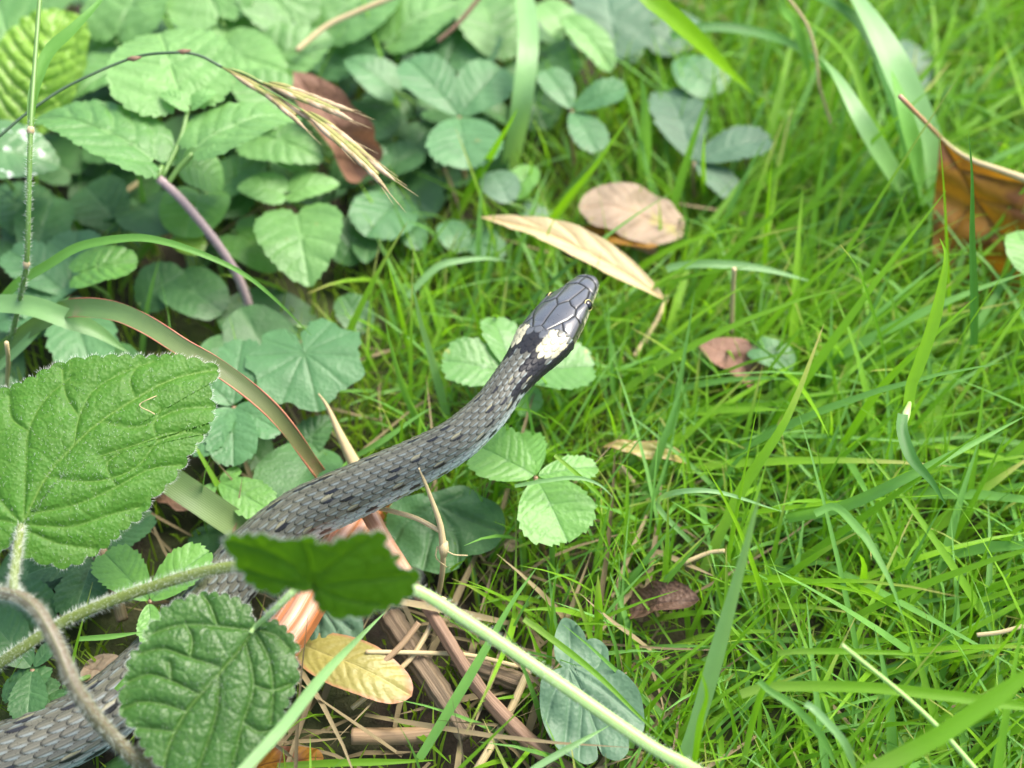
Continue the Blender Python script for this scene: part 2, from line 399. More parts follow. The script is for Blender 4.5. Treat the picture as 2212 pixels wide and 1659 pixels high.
def leaf(parent, name, base, tip, ratio, shape, mat, roll=0, fold=.12, arch=.10, puff=.012, teeth=22, tooth=.018, n=104, rings=10,
         pairs=5, vw=.010, curl=0.0, bend=0.0, kind='crenate', wob=.012, bubbles=0, start=None, outline=None, world=False):
    """A leaf blade from base to tip (each (photo x, photo y, height) or a world point). Proportions relative to its length."""
    b = np.asarray(base) if world else P(*base); t = np.asarray(tip) if world else P(*tip)
    L = np.linalg.norm(t - b); Y = (t - b) / L
    X = unit(np.cross(Y, [0, 0, 1.0])); Z = np.cross(X, Y)
    c, s = math.cos(R(roll)), math.sin(R(roll)); X, Z = c * X + s * Z, -s * X + c * Z
    W = ratio * L
    if outline is None:
        if shape == 'palmate':
            o = palmate_outline(.62 * L, 7, .13, n); o[:, 1] += .38 * L
            veins = [np.array([[0, .38 * L], [0, L]])] + [np.array([[0, .38 * L], [math.sin(a) * .6 * L, .38 * L + math.cos(a) * .6 * L]]) for a in (-2.3, -1.2, 1.2, 2.3, -.6, .6, -1.8, 1.8)]
            o[:, 0] *= ratio
            cen = np.array([0, .40 * L])
        else:
            o = shape_outline(shape, L, W, n); cen = np.array([0, .42 * L]); veins = auto_veins(L, W, pairs, shape)
    else:
        o = outline * L; cen = np.array([0, .42 * L]); veins = auto_veins(L, W, pairs, 'oval')
    if teeth: o = add_teeth(o, teeth, tooth * L, start * L if start is not None else -1e9, kind)
    zf = lambda x, y: fold * np.abs(x) + arch * 4 * (y / L) * (1 - y / L) * L - .25 * fold * x * x / (W / 2)
    p2, z, f, vein, rim = leaf_mesh(o, cen, veins, rings, puff * L, vw * L, zf, wob * L, bubbles * L, 120)
    x, y = p2[:, 0], p2[:, 1]
    if curl:
        Rc = (W / 2) / abs(curl); a = x / Rc
        x = np.sin(a) * (Rc + z * 0); z = z + np.sign(curl) * Rc * (1 - np.cos(a))
    if bend:
        a = y / L * bend; rb = L / bend
        y, z = np.sin(a) * (rb - z) , z * np.cos(a) - rb * (1 - np.cos(a))
    v = b + x[:, None] * X + y[:, None] * Y + z[:, None] * Z
    # keep every blade out of the soil
    low = v[:, 2] < .001
    v[low, 2] = .001
    og = child_origin(parent) if parent is not None else b
    o_ = mesh_obj(name, v, f, mat, og, parent, {'vein': vein, 'rim': rim, 'tint': np.full(len(v), rng.random())})
    return o_
def traced(parent, name, out, center, nrm, zc, mat, veins, n=240, rings=26, puff=.0012, vw=.0004, teeth=0, tooth=.0008, zfun=None, wob=0.0,
           bubbles=0.0, kind='crenate', bub_n=200, start=None):
    """A leaf whose outline is known: it lies on a tilted plane through a real point, with its own relief."""
    c3 = P(center[0], center[1], zc); nrm = unit(np.array(nrm, float))
    def on(q):
        d = ray(q[0], q[1]); return CAM + d * (((c3 - CAM) @ nrm) / (d @ nrm))
    X = unit(np.cross([0, 1.0, 0], nrm)); Y = np.cross(nrm, X)
    loc = lambda q: np.array([(on(q) - c3) @ X, (on(q) - c3) @ Y])
    o = np.array([loc(q) for q in out])
    o = cr(np.vstack([o, o[:1]]), n + 1)[:-1]
    area = np.sum(o[:, 0] * np.roll(o[:, 1], -1) - o[:, 1] * np.roll(o[:, 0], -1))
    if area < 0: o = o[::-1]
    if teeth: o = add_teeth(o, teeth, tooth, kind=kind)
    vs = [np.array([loc(q) for q in v]) for v in veins]
    vs = [cr(v, 14) if len(v) > 2 else v for v in vs]
    p2, z, f, vein, rim = leaf_mesh(o, np.zeros(2), vs, rings, puff, vw, zfun, wob, bubbles, bub_n)
    v = c3 + p2[:, :1] * X + p2[:, 1:] * Y + z[:, None] * nrm
    v[:, 2] = np.maximum(v[:, 2], .001)
    og = child_origin(parent) if parent is not None else c3
    ob = mesh_obj(name, v, f, mat, og, parent, {'vein': vein, 'rim': rim, 'tint': np.full(len(v), rng.random())})
    rimv = v[1 + (rings - 1) * n:]
    inner = v[1 + (rings - 3) * n: 1 + (rings - 2) * n]
    return ob, v, rimv, inner, nrm
def stalk_to_ground(parent, name, p, mat, r=.0006, off=(0, 0), bow=.25):
    g = np.array([p[0] + off[0], p[1] + off[1], -.002]); m = (np.asarray(p) + g) / 2 + np.array([off[1] * bow, -off[0] * bow, .004])
    return tube(name, cr([g, m, p], 9), np.linspace(r * 1.3, r, 9), mat, parent, 6)

def ribbon(name, c, width, mat, parent=None, face=(0, -.55, .85), v_fold=.25, twist=0, taper=.55, base_taper=.15, origin=None, across_n=5, tint=None, tip_blunt=False):
    """A grass blade along points c; width in metres."""
    c = np.asarray(c); n = len(c); t = unit(np.gradient(c, axis=0))
    f = np.tile(np.asarray(face, float), (n, 1))
    s = unit(np.cross(t, f)); nn = np.cross(s, t)
    for i in range(1, n):
        if s[i] @ s[i - 1] < 0: s[i] *= -1; nn[i] *= -1
    if twist:
        a = np.linspace(-.5, .5, n) * twist
        s, nn = np.cos(a)[:, None] * s + np.sin(a)[:, None] * nn, -np.sin(a)[:, None] * s + np.cos(a)[:, None] * nn
    u = np.linspace(0, 1, n)
    wd = np.broadcast_to(np.asarray(width, float), (n,)) * np.clip((1 - u) / taper, 0, 1) ** .75 * (1 - base_taper + base_taper * np.clip(u / .3, 0, 1))
    if tip_blunt: wd = np.broadcast_to(np.asarray(width, float), (n,))
    wd = np.maximum(wd, .00012)
    x = np.linspace(-1, 1, across_n)
    v = c[:, None] + (x[None, :, None] * .5 * wd[:, None, None]) * s[:, None] + (v_fold * .5 * wd[:, None] * np.abs(x)[None])[..., None] * nn[:, None]
    v = v.reshape(-1, 3)
    og = origin if origin is not None else (child_origin(parent) if parent is not None else c[0])
    return mesh_obj(name, v, grid_faces(across_n, n), mat, og, parent,
                    {'along': np.repeat(u, across_n), 'across': np.tile(x, n), 'tint': np.full(len(v), rng.random() if tint is None else tint)})
def zline(pts, z0, z1, arch=0):
    p = np.array(pts, float); s = np.r_[0, np.cumsum(np.linalg.norm(np.diff(p, axis=0), axis=1))]; s /= s[-1]
    z = z0 + (z1 - z0) * s + arch * 4 * s * (1 - s)
    return np.array([P(q[0], q[1], zz) for q, zz in zip(p, z)])
def blade(label, pts, wpx, z0, z1, arch=0, mat='lawn', name='grass_shoot', cat='grass blade', n=26, group='single grass blades', **kw):
    c3 = zline(pts, z0, z1, arch); c3 = cr(c3, n)
    wd = wpx * pxm(c3[n // 2])
    o = ribbon(name, c3, wd, M[mat], **kw)
    return tag(o, label, cat, group)

# ------------------------------------------------------------------ ground
def ground_h(x, y):
    return (.0016 * np.sin(x * 41 + 1.3) * np.cos(y * 37 + .4) + .0012 * np.sin(x * 97 + y * 61) + .0007 * np.sin(x * 211 - y * 173)
            + .0005 * np.sin(x * 407 + y * 389)) - .004
m, n_, L_ = newmat('soil')
c_ = mixc(n_, L_, ramp(n_, L_, noise(n_, L_, 120, 6), .35, .7), (.020, .013, .008), (.055, .04, .022))
c_ = mixc(n_, L_, ramp(n_, L_, noise(n_, L_, 22, 4), .42, .62), c_, (.045, .065, .012))
p_ = node(n_, 'ShaderNodeBsdfPrincipled'); L_(c_, p_.inputs['Base Color']); p_.inputs['Roughness'].default_value = .9
bp_ = node(n_, 'ShaderNodeBump'); bp_.inputs['Strength'].default_value = .9; bp_.inputs['Distance'].default_value = .001
L_(noise(n_, L_, 700, 5), bp_.inputs['Height']); L_(bp_.outputs[0], p_.inputs['Normal'])
o_ = node(n_, 'ShaderNodeOutputMaterial'); L_(p_.outputs[0], o_.inputs[0]); M['soil'] = m
gx = np.unique(np.r_[np.linspace(-4, -.6, 18), np.linspace(-.6, .7, 330), np.linspace(.7, 4, 18)])
gy = np.unique(np.r_[np.linspace(-3, -.4, 14), np.linspace(-.4, .8, 300), np.linspace(.8, 6, 24)])
GX, GY = np.meshgrid(gx, gy)
gv = np.stack([GX, GY, ground_h(GX, GY)], -1).reshape(-1, 3)
go = mesh_obj('ground', gv, grid_faces(len(gx), len(gy)), M['soil']); tag(go, kind='structure')

# ------------------------------------------------------------------ the snake
SN = [(1277, 601, .0600, 0), (1258, 624, .0606, 0), (1232, 657, .0612, 0), (1200, 699, .0616, 0), (1166, 748, .0618, 0), (1128, 795, .0612, 41),
      (1097, 833, .060, 40.5), (1064, 879, .0578, 42.5), (1024, 920, .055, 45), (978, 957, .0515, 47.5), (906, 996, .0462, 51), (820, 1037, .040, 56),
      (730, 1078, .0335, 59), (655, 1113, .0285, 60), (590, 1160, .0235, 61), (530, 1215, .0185, 62), (475, 1278, .0145, 62), (415, 1345, .0115, 63), (350, 1420, .0105, 66),
      (280, 1492, .0105, 70), (195, 1556, .0105, 72), (95, 1604, .0105, 74), (-20, 1646, .0105, 74), (-160, 1690, .0105, 73), (-330, 1745, .0105, 70)]
cp = np.array([P(a, b, z) for a, b, z, _ in SN])
rp = np.array([r_ * pxm(c) for (_, _, _, r_), c in zip(SN, cp)])
NS = 1500
ctr4 = np.column_stack([cp, np.arange(len(cp))])
cen = cr(ctr4, NS); par = cen[:, 3]; cen = cen[:, :3]
arc = np.r_[0, np.cumsum(np.linalg.norm(np.diff(cen, axis=0), axis=1))]
# head length unit: photo pixels counted along the head (0 = snout, 248 = neck)
arc_neck = np.interp(6, par, arc)
hs = arc / arc_neck * 290.0
hx = np.array([0, 2.5, 6, 14, 28, 45, 60, 78, 100, 125, 150, 170, 190, 215, 240, 265, 290])
hw = np.array([.5, 14, 22, 29.5, 35, 39, 42, 47, 53, 58, 62, 63.5, 61, 54, 47, 43, 40.5])
mpp = pxm(cp[3])
head_w = np.interp(hs, hx, hw * np.interp(hx, [0, 40, 100, 200, 260], [1, 1.02, 1.08, 1.05, 1])) * mpp
body_w = np.interp(par, np.arange(5, len(SN)), rp[5:])
wlat = np.where(hs < 290, head_w, body_w)
ker = np.hanning(31); ker /= ker.sum()
sm = np.convolve(np.pad(wlat, 15, 'edge'), ker, 'valid'); wlat = np.where(hs > 40, sm, wlat)
flat = np.interp(hs, [0, 20, 60, 110, 165, 230, 300, 420], [.75, .62, .60, .58, .55, .70, .86, .95])     # dorsal height / width
flatb = np.interp(hs, [0, 20, 60, 120, 170, 240, 300, 420], [.60, .55, .55, .55, .55, .66, .82, .92])
sq = np.interp(hs, [0, 30, 160, 240, 320], [2.05, 2.2, 2.2, 2.1, 2.0])
t_, side_, up_ = frames(cen)
side_ = -side_ if (side_[0] @ np.cross(-t_[0], [0, 0, 1.0])) < 0 else side_        # animal's own right
up_ = unit(np.cross(side_, -t_)); up_ *= np.sign(up_[:, 2:3] + 1e-9)
roll = R(15) * np.interp(hs, [0, 200, 480], [1, 1, 0])[:, None]      # the head is tipped a little to its left
side_, up_ = np.cos(roll) * side_ + np.sin(roll) * up_, -np.sin(roll) * side_ + np.cos(roll) * up_
NT = 240
th = (np.arange(NT) / NT) * 2 * np.pi - np.pi                # 0 = back, + = right
TH, HS = np.meshgrid(th, hs)
CT, ST = np.cos(TH), np.sin(TH)
e = 2 / sq[:, None]
sx = np.sign(ST) * np.abs(ST) ** e; sz = np.sign(CT) * np.abs(CT) ** e
base_lat = wlat[:, None] * sx
base_up = wlat[:, None] * np.where(sz > 0, flat[:, None] * sz, flatb[:, None] * sz)
# --- scale lattice on the body
DTH = R(270 / 19.0)
pitch = np.interp(hs, [150, 260, 420, 900, 3000], [.30, .38, .50, .55, .55]) * wlat + 1e-6
phase = np.r_[0, np.cumsum(np.diff(arc) / (.5 * (pitch[1:] + pitch[:-1])))]
PHs = np.repeat(phase[:, None], NT, 1)
U = TH / DTH
best = np.full(TH.shape, np.inf); SI = np.zeros(TH.shape, int); SJ = np.zeros(TH.shape, int); SB = np.zeros(TH.shape); SA = np.zeros(TH.shape); SE = np.zeros(TH.shape)
i0 = np.round(U).astype(int)
for di in (-1, 0, 1):
    i = i0 + di
    a = (U - i)
    off = .5 * (np.abs(i) % 2)
    j0 = np.floor(PHs - off).astype(int)
    for dj in (-1, 0, 1):
        j = j0 + dj
        b = PHs - off - j                      # 0 at the scale's root, grows towards the tail
        hwid = np.interp(b, [-.05, .0, .5, .85, 1.1, 1.28, 1.38], [.3, .52, .60, .55, .42, .22, .0])
        inside = (np.abs(a) < hwid) & (b > -.05) & (b < 1.38)
        key = np.where(inside, j + off, np.inf)
        tk = key < best
        best = np.where(tk, key, best); SI = np.where(tk, i, SI); SJ = np.where(tk, j, SJ); SB = np.where(tk, b, SB); SA = np.where(tk, a, SA)
        SE = np.where(tk, hwid - np.abs(a), SE)
covered = np.isfinite(best)
edge = np.clip(np.minimum(SE / .16, (1.38 - SB) / .2), 0, 1) * covered
hgt = covered * (.35 + .65 * np.clip(SB / 1.2, 0, 1)) * (.35 + .65 * edge ** .5)
keel = np.exp(-(SA / .09) ** 2) * np.clip(SB / .3, 0, 1) * edge * .35
keel *= (HS > 330)
# --- head plates: joints between the plates, in (along, lateral) photo-pixel units of the head
Z_ = .1834
SH = np.array([Z_ * 1.15, Z_])          # the crown of the head sits back from its outline
def seg(pts): return [(np.array(a) * SH, np.array(b) * SH) for a, b in zip(pts[:-1], pts[1:])]
J = []
J += seg([(22, 0), (86, 0), (207, 0)])
J += seg([(86, 0), (92, 70), (112, 150)]) + seg([(30, 0), (42, 60), (40, 130)])
J += seg([(207, 0), (230, 120), (240, 175), (255, 235)])
J += seg([(230, 120), (330, 110), (468, 88), (554, 0)])
J += seg([(468, 88), (515, 150), (530, 225)])
J += seg([(255, 180), (330, 212), (430, 226), (530, 225)])
J += seg([(554, 0), (700, 0), (834, 0)])
J += seg([(530, 225), (600, 262), (680, 235), (735, 195), (874, 88), (834, 0)])
J += seg([(735, 195), (800, 255), (820, 330)]) + seg([(600, 262), (620, 330)]) + seg([(874, 88), (905, 140), (880, 240), (820, 330)])
J += seg([(112, 150), (150, 190), (255, 235)])
lat_px = np.abs(base_lat) / mpp
dj = np.full(TH.shape, 1e9)
for a, b in J:
    ab = b - a; q = np.stack([HS - a[0], lat_px - a[1]], -1)
    t = np.clip((q @ ab) / (ab @ ab), 0, 1)
    dj = np.minimum(dj, np.linalg.norm(q - t[..., None] * ab, axis=-1))
top = np.abs(TH) < R(78)
plate_end = np.interp(lat_px, [0, 16, 40, 62], [176, 184, 172, 172])
plate = HS < plate_end
groove = np.exp(-(dj / 1.5) ** 2) * top
# lip and cheek scales
lip = (np.abs(TH) > R(78)) & (np.abs(TH) < R(125)) & (HS < 190)
lipbar = (np.abs(((HS + 4 * np.sin(TH * 3)) / 17.0) % 1 - .5) > .40) & lip & (np.abs(TH) > R(84))
lipline = np.exp(-((np.abs(TH) - R(103)) / R(2.2)) ** 2) * (HS > 4) * (HS < 175)
disp = np.where(plate, -.00015 * groove + .00008 * np.clip(dj / 6, 0, 1) * top - .00018 * lipline,
                hgt * np.minimum(.00042, wlat[:, None] * .045) + keel * .0003)
# belly: broad plates across
belly = np.abs(TH) > R(134)
bel = (PHs % 1)
disp = np.where(belly & ~plate, .0002 * bel, disp)
# small ridge over each eye
brow = np.exp(-((HS - 86) / 26) ** 2) * np.exp(-((np.abs(TH) - R(60)) / R(14)) ** 2)
disp = disp + brow * .0005
rad_dir = unit(np.stack([np.sin(TH), np.cos(TH)], -1))
blat = base_lat + disp * rad_dir[..., 0]; bup = base_up + disp * rad_dir[..., 1]
sv = cen[:, None] + blat[..., None] * side_[:, None] + bup[..., None] * up_[:, None]
# --- pigment with painted sheen and shadow, scale by scale
hsh = lambda i, j, k=0: (np.sin(i * 127.1 + j * 311.7 + k * 74.7) * 43758.5453) % 1.0
si, sj = SI.astype(float), SJ.astype(float)
col_olive = np.array([.092, .089, .062]); col_grey = np.array([.100, .107, .090]); col_sheen = np.array([.42, .53, .53])
f = np.clip((np.abs(si) - 2) / 7, 0, 1)[..., None]
pc = col_olive * (1 - f) + col_grey * f
pc = pc * (.82 + .36 * hsh(si, sj))[..., None]
# bluish sheen painted down one side of each scale, dark skin between the scales
sheen_edge = np.clip((SA * np.sign(si + .001) - .16) / .16, 0, 1) * np.clip((SB - .3) / .3, 0, 1)
mk = sheen_edge[..., None] * (.28 + .52 * f); pc = pc * (1 - mk) + col_sheen * mk
flank = np.clip((np.abs(TH) - R(74)) / R(22), 0, 1)[..., None]
pc = pc * (1 - flank) + np.array([.42, .48, .46]) * flank
# black flecks in rows, each with a straw-coloured streak beside it
row = np.isin(np.abs(SI), [2, 5, 8])
ph_row = np.select([np.abs(SI) == 2, np.abs(SI) == 5, np.abs(SI) == 8], [0, 2, 1], 0)
spot = row & (((SJ + ph_row) % 4) == 0) & (hsh(si, sj, 3) > .22)
dark = spot & (SA > .02 + .3 * (hsh(si, sj, 5) - .5))
streak = spot & (SA < -.16)
extra = (hsh(si, sj, 9) > .965) & (SA > .02)
pc[streak] = (.25, .235, .14)
pc[dark | extra] = (.012, .012, .014)
tail_shade = np.clip((SB - 1.16) / .15, 0, 1) * covered  # shadow at each scale's trailing tip, painted into the pigment
pc = pc * (1 - .55 * tail_shade[..., None])
pc = pc * (.30 + .70 * np.clip(edge * 1.9, 0, 1))[..., None] * (1 + .5 * keel / .35)[..., None]  # dark skin at scale edges; highlight lines painted along the keels
bar = belly & ((np.floor(PHs / 1.0) % 3) == 0) & (np.abs(TH) < R(152))
pc[belly] = (.52, .53, .47)
pc[bar] = (.03, .03, .035)
bars = (np.isin(np.abs(SI), [7, 9])) & (((SJ + np.abs(SI) // 2) % 4) == 0) & (hsh(si, sj, 12) > .25)
pc[bars] = (.02, .02, .024)
# collar: two pale patches, black behind and between
HSs = np.interp(best.clip(0, phase[-1]) + .7, phase, hs)      # one value per scale so that edges follow the scales
THs = si * DTH
aT = np.abs(THs)
black = ((HSs > 196) & (HSs < 238) & (aT < R(24)) & (hsh(si, sj, 4) > .12)) | ((HSs > 226) & (HSs < 254 + 32 * hsh(si, sj, 6)) & (aT >= R(20)) & (aT < R(118))) | ((HSs > 150) & (HSs < 250) & (aT > R(80)) & (aT < R(122)))
black &= ~((aT < R(8)) & (HSs > 236))
wedge = (HSs >= 250) & (HSs < 312) & (aT > R(44)) & (aT < R(96)) & (hsh(si, sj, 8) > .45)
sl_ = ~plate
blk = (black | wedge) & sl_ & covered
pc[blk] = np.array([.014, .014, .017])
white = (HSs > 184 - .12 * np.degrees(aT)) & (HSs < 226 - 8 * (aT > R(60))) & (aT > R(17)) & (aT < R(72)) & sl_ & covered
cream = np.array([.47, .44, .29])
pc[white] = cream
pc[white] *= ((.55 + .45 * np.clip(edge * 1.8, 0, 1)) * (.75 + .3 * hsh(si, sj, 2)))[white][:, None]
nape = (HSs > 160) & (HSs <= 194) & (aT < R(16)) & sl_
pc[nape] = np.array([.075, .08, .085]) * (.25 + .75 * np.clip(edge * 1.8, 0, 1))[nape][:, None]
# head
slate = np.array([.046, .048, .052])
mott = .88 + .24 * (.5 + .5 * np.sin(HS * .21 + np.sin(TH * 5) * 2) * np.sin(TH * 4 + HS * .07))
hc = slate * mott[..., None]
hc = hc * (1 - .93 * np.exp(-(dj / 1.25) ** 2) * top)[..., None]
cheek = np.clip((np.abs(TH) - R(80)) / R(10), 0, 1)[..., None] * (HS < 175)[..., None]
hc = hc * (1 - cheek) + np.array([.42, .40, .26]) * cheek
hc[lipbar] = (.02, .02, .022)
hc = hc * (1 - .9 * lipline[..., None])
back_blk = (HS > 120) & (np.abs(TH) > R(62)) & (np.abs(TH) < R(100)) & plate
hc[back_blk] = hc[back_blk] * .2
hc[(HS < 160) & (np.abs(TH) > R(128))] = (.5, .5, .42)
for sg in (-1, 1):
    nst = np.exp(-(((HS - 13) / 2.6) ** 2 + ((TH - sg * R(72)) / R(11)) ** 2))
    hc = hc * (1 - .95 * np.clip(nst * 1.6, 0, 1))[..., None]
pc = np.where(plate[..., None], hc, pc)
m, n_, L_ = newmat('snake_skin')
a_ = node(n_, 'ShaderNodeAttribute', attribute_name='pigment')
b_ = mixc(n_, L_, ramp(n_, L_, noise(n_, L_, 2200, 3), .3, .75), a_.outputs['Color'], mixc(n_, L_, .25, a_.outputs['Color'], (.05, .05, .04)))
p_ = node(n_, 'ShaderNodeBsdfPrincipled'); L_(b_, p_.inputs['Base Color']); p_.inputs['Roughness'].default_value = .34
p_.inputs['Specular IOR Level'].default_value = .42
rr_ = ramp(n_, L_, noise(n_, L_, 900, 3), .2, .9)
mr_ = node(n_, 'ShaderNodeMapRange'); mr_.inputs[3].default_value = .24; mr_.inputs[4].default_value = .40; L_(rr_, mr_.inputs[0]); L_(mr_.outputs[0], p_.inputs['Roughness'])
bp_ = node(n_, 'ShaderNodeBump'); bp_.inputs['Strength'].default_value = .12; bp_.inputs['Distance'].default_value = .0002
L_(noise(n_, L_, 1500, 3), bp_.inputs['Height']); L_(bp_.outputs[0], p_.inputs['Normal'])
L_(attr(n_, 'shine'), p_.inputs['Specular IOR Level'])
cw_ = node(n_, 'ShaderNodeMath', operation='MULTIPLY'); cw_.inputs[1].default_value = 1.0; L_(attr(n_, 'gloss'), cw_.inputs[0]); L_(cw_.outputs[0], p_.inputs['Coat Weight'])
p_.inputs['Coat Roughness'].default_value = .13
o_ = node(n_, 'ShaderNodeOutputMaterial'); L_(p_.outputs[0], o_.inputs[0]); M['skin'] = m
snake = thing('grass_snake', 'grey grass snake with raised head, cream and black collar, crossing the picture from bottom left', 'snake', cen[900] * [1, 1, 0])
flat_v = sv.reshape(-1, 3)
ff = grid_faces(NT, NS, True)
body = mesh_obj('body', flat_v, ff, M['skin'], np.array(snake.location), snake, {'gloss': np.where(plate, 1 - np.exp(-(dj / 2.2) ** 2) * top, .25 * f[..., 0] * edge).ravel(), 'shine': np.where(plate, .06 + .5 * (1 - np.exp(-(dj / 2.0) ** 2) * top), np.where(blk, .18, .08 + .42 * np.clip(edge * 1.6, 0, 1))).ravel()}, pc.reshape(-1, 3))
m, n_, L_ = newmat('snake_eye'); p_ = node(n_, 'ShaderNodeBsdfPrincipled'); p_.inputs['Base Color'].default_value = (.004, .004, .005, 1)
p_.inputs['Roughness'].default_value = .06; o_ = node(n_, 'ShaderNodeOutputMaterial'); L_(p_.outputs[0], o_.inputs[0]); M['eye'] = m
M['iris'] = plain('eye_ring', (.48, .38, .12), (.6, .5, .22), 1500, .3)
k_eye = int(np.argmin(np.abs(hs - 84)))
for sg in (-1, 1):
    nrm = unit(side_[k_eye] * sg * .92 + up_[k_eye] * .38)
    ce = cen[k_eye] + side_[k_eye] * sg * wlat[k_eye] * .88 + up_[k_eye] * wlat[k_eye] * .20
    re = 13 * mpp
    la, lo = np.meshgrid(np.linspace(0, np.pi, 13), np.linspace(0, 2 * np.pi, 20, endpoint=False), indexing='ij')
    tx = t_[k_eye]; ty = np.cross(nrm, tx); tx = np.cross(ty, nrm)
    ev = ce + re * (np.sin(la) * np.cos(lo))[..., None] * tx + re * (np.sin(la) * np.sin(lo))[..., None] * ty + re * .95 * np.cos(la)[..., None] * nrm
    eye = mesh_obj('eye', ev.reshape(-1, 3), grid_faces(20, 13, True), M['eye'], np.array(snake.location), snake)
    aa = np.linspace(0, 2 * np.pi, 25)
    ring = ce + nrm * re * .38 + re * .90 * (np.cos(aa)[:, None] * tx + np.sin(aa)[:, None] * ty)
    tube('iris', ring, re * .085, M['iris'], eye, 6, cap=False)
SNAKE_C, SNAKE_W = cen, wlat

# ------------------------------------------------------------------ hairy foreground plants
def hairy_leaf_hairs(name, rimv, nrm, outw, count, length, parent):
    k = rng.integers(0, len(rimv), count)
    d = unit(outw[k] + .35 * nrm + .35 * rng.standard_normal((count, 3)))
    return needles(name, rimv[k], d, length * rng.uniform(.4, 1.1, (count, 1)), .00004, M['hair'], parent)
def face_hairs(name, v, nrm, count, length, parent, lean=(0, .3, 0)):
    k = rng.integers(0, len(v), count)
    d = unit(nrm + np.array(lean) + .5 * rng.standard_normal((count, 3)))
    return needles(name, v[k], d, length * rng.uniform(.4, 1.1, (count, 1)), .00003, M['hair'], parent)

# 1 the big leaf on its arching purple-brown stem
c3 = cr(np.array([P(-110, 1330, .060), P(-50, 1290, .060), P(20, 1283, .066), P(75, 1312, .067), P(122, 1390, .065), P(165, 1490, .060), P(232, 1580, .050), P(330, 1672, .035), P(420, 1730, .012), P(440, 1750, -.002)]), 60)
shoot = thing('hairy_shoot', 'arching purple-brown hairy stem carrying the largest crinkled green leaf at the left edge', 'plant', P(440, 1750, 0))
rs = 15 * pxm(c3[25])
tube('stem', c3, rs * np.linspace(.9, 1.15, 60), M['stem_purple'], shoot, 14, ridges=4, lump=.02)
hairs_on('hairs', c3, rs, 2600, .0016, M['hair'], shoot)
big = [(45, 1136), (33, 1165), (38, 1192), (80, 1210), (140, 1220), (192, 1195), (231, 1170), (270, 1134), (300, 1112), (329, 1072), (362, 1040), (392, 1002), (414, 966), (436, 936), (455, 900), (459, 866), (450, 828), (467, 782), (385, 760), (315, 762), (224, 764), (130, 778), (42, 823), (-40, 850), (-120, 900), (-170, 980), (-150, 1080), (-60, 1175), (0, 1190), (25, 1160)]
vb = [[(45, 1136), (100, 1030), (160, 962), (215, 910), (290, 858), (370, 810), (462, 784)],
      [(50, 1120), (55, 1020), (60, 930), (95, 860), (150, 810)], [(160, 962), (170, 900), (200, 840), (270, 795), (330, 770)],
      [(60, 930), (22, 900), (15, 850)], [(215, 910), (300, 920), (380, 880), (455, 868)], [(170, 900), (140, 850), (130, 790)],
      [(290, 858), (278, 815), (300, 775)], [(215, 985), (290, 960), (370, 930), (440, 930)], [(100, 1030), (200, 1040), (290, 1010), (340, 950), (414, 925)],
      [(60, 1110), (160, 1090), (250, 1050), (320, 1010), (390, 998)], [(50, 1132), (150, 1135), (230, 1110), (300, 1090)], [(48, 1140), (120, 1170), (200, 1180)],
      [(45, 1130), (0, 1080), (-40, 1000), (-100, 950)], [(40, 1130), (-40, 1110), (-120, 1060)], [(340, 950), (330, 915), (345, 880)], [(250, 1050), (230, 1005), (260, 975)]]
zf = lambda x, y: -9.0 * np.clip(.64 * x - .76 * y, 0, 1) ** 2 - 4.0 * np.clip(.76 * y - .64 * x, 0, 1) ** 2 - 3 * (.76 * x + .64 * y) ** 2
lf, v, rim, inn, nr = traced(shoot, 'leaf_blade', big, (150, 1010), (.10, -.34, .94), .058, M['hero'], vb, n=460, rings=70, puff=.0010, vw=.00026, teeth=54, tooth=.0012, zfun=zf, bubbles=.00022, bub_n=330)
hairy_leaf_hairs('edge_hairs', rim, nr, unit(rim - inn), 1100, .0012, shoot)
face_hairs('leaf_hairs', v, nr, 1500, .0010, shoot)
c3 = cr(np.array([P(60, 1306, .0665), P(30, 1270, .066), P(36, 1200, .062), P(45, 1138, v[:, 2].mean() - .001)]), 24)
tube('leaf_stalk', c3, 10 * pxm(c3[10]), M['stem_olive'], shoot, 10)
hairs_on('stalk_hairs', c3, 10 * pxm(c3[10]), 700, .0014, M['hair'], shoot)
kx, ky, _ = project(v); HZ = float(v[np.argmin((kx - 320) ** 2 + (ky - 875) ** 2), 2]) + .0004
fl = tube('plant_fibre', cr(np.array([P(338, 855, HZ), P(322, 862, HZ + .0012), P(303, 872, HZ + .0004), P(305, 880, HZ + .0012), P(322, 888, HZ + .0004), P(335, 895, HZ)]), 20), .00012, M['straw'], None, 5)
tag(fl, 'tiny bent straw-coloured fibre lying on the largest crinkled leaf', 'fibre')

# 2 runner with the out-of-focus leaf and the dark quilted leaf
c3 = cr(np.array([P(-160, 1530, .030), P(0, 1432, .040), P(140, 1342, .047), P(300, 1277, .053), P(500, 1224, .060), P(690, 1232, .064), P(880, 1268, .062), P(1000, 1336, .057), P(1200, 1470, .048), P(1400, 1608, .040), P(1500, 1663, .036), P(1700, 1790, .015), P(1760, 1830, -.002)]), 120)
run = thing('hairy_runner', 'long hairy green runner stem with an opposite pair of leaves, slanting across the bottom', 'plant', P(1760, 1830, 0))
rs = 12.5 * pxm(c3[50])
k = 56
tube('stem', c3[:k + 1], rs, M['stem_olive'], run, 14, ridges=4)
tube('stem', c3[k:], rs * np.linspace(1.02, 1.18, 120 - k), M['stem_green'], run, 14, ridges=4)
hairs_on('hairs', c3[:k + 1], rs, 3000, .0015, M['hair'], run)
hairs_on('hairs', c3[k:], rs * 1.05, 1900, .0012, M['hair'], run)
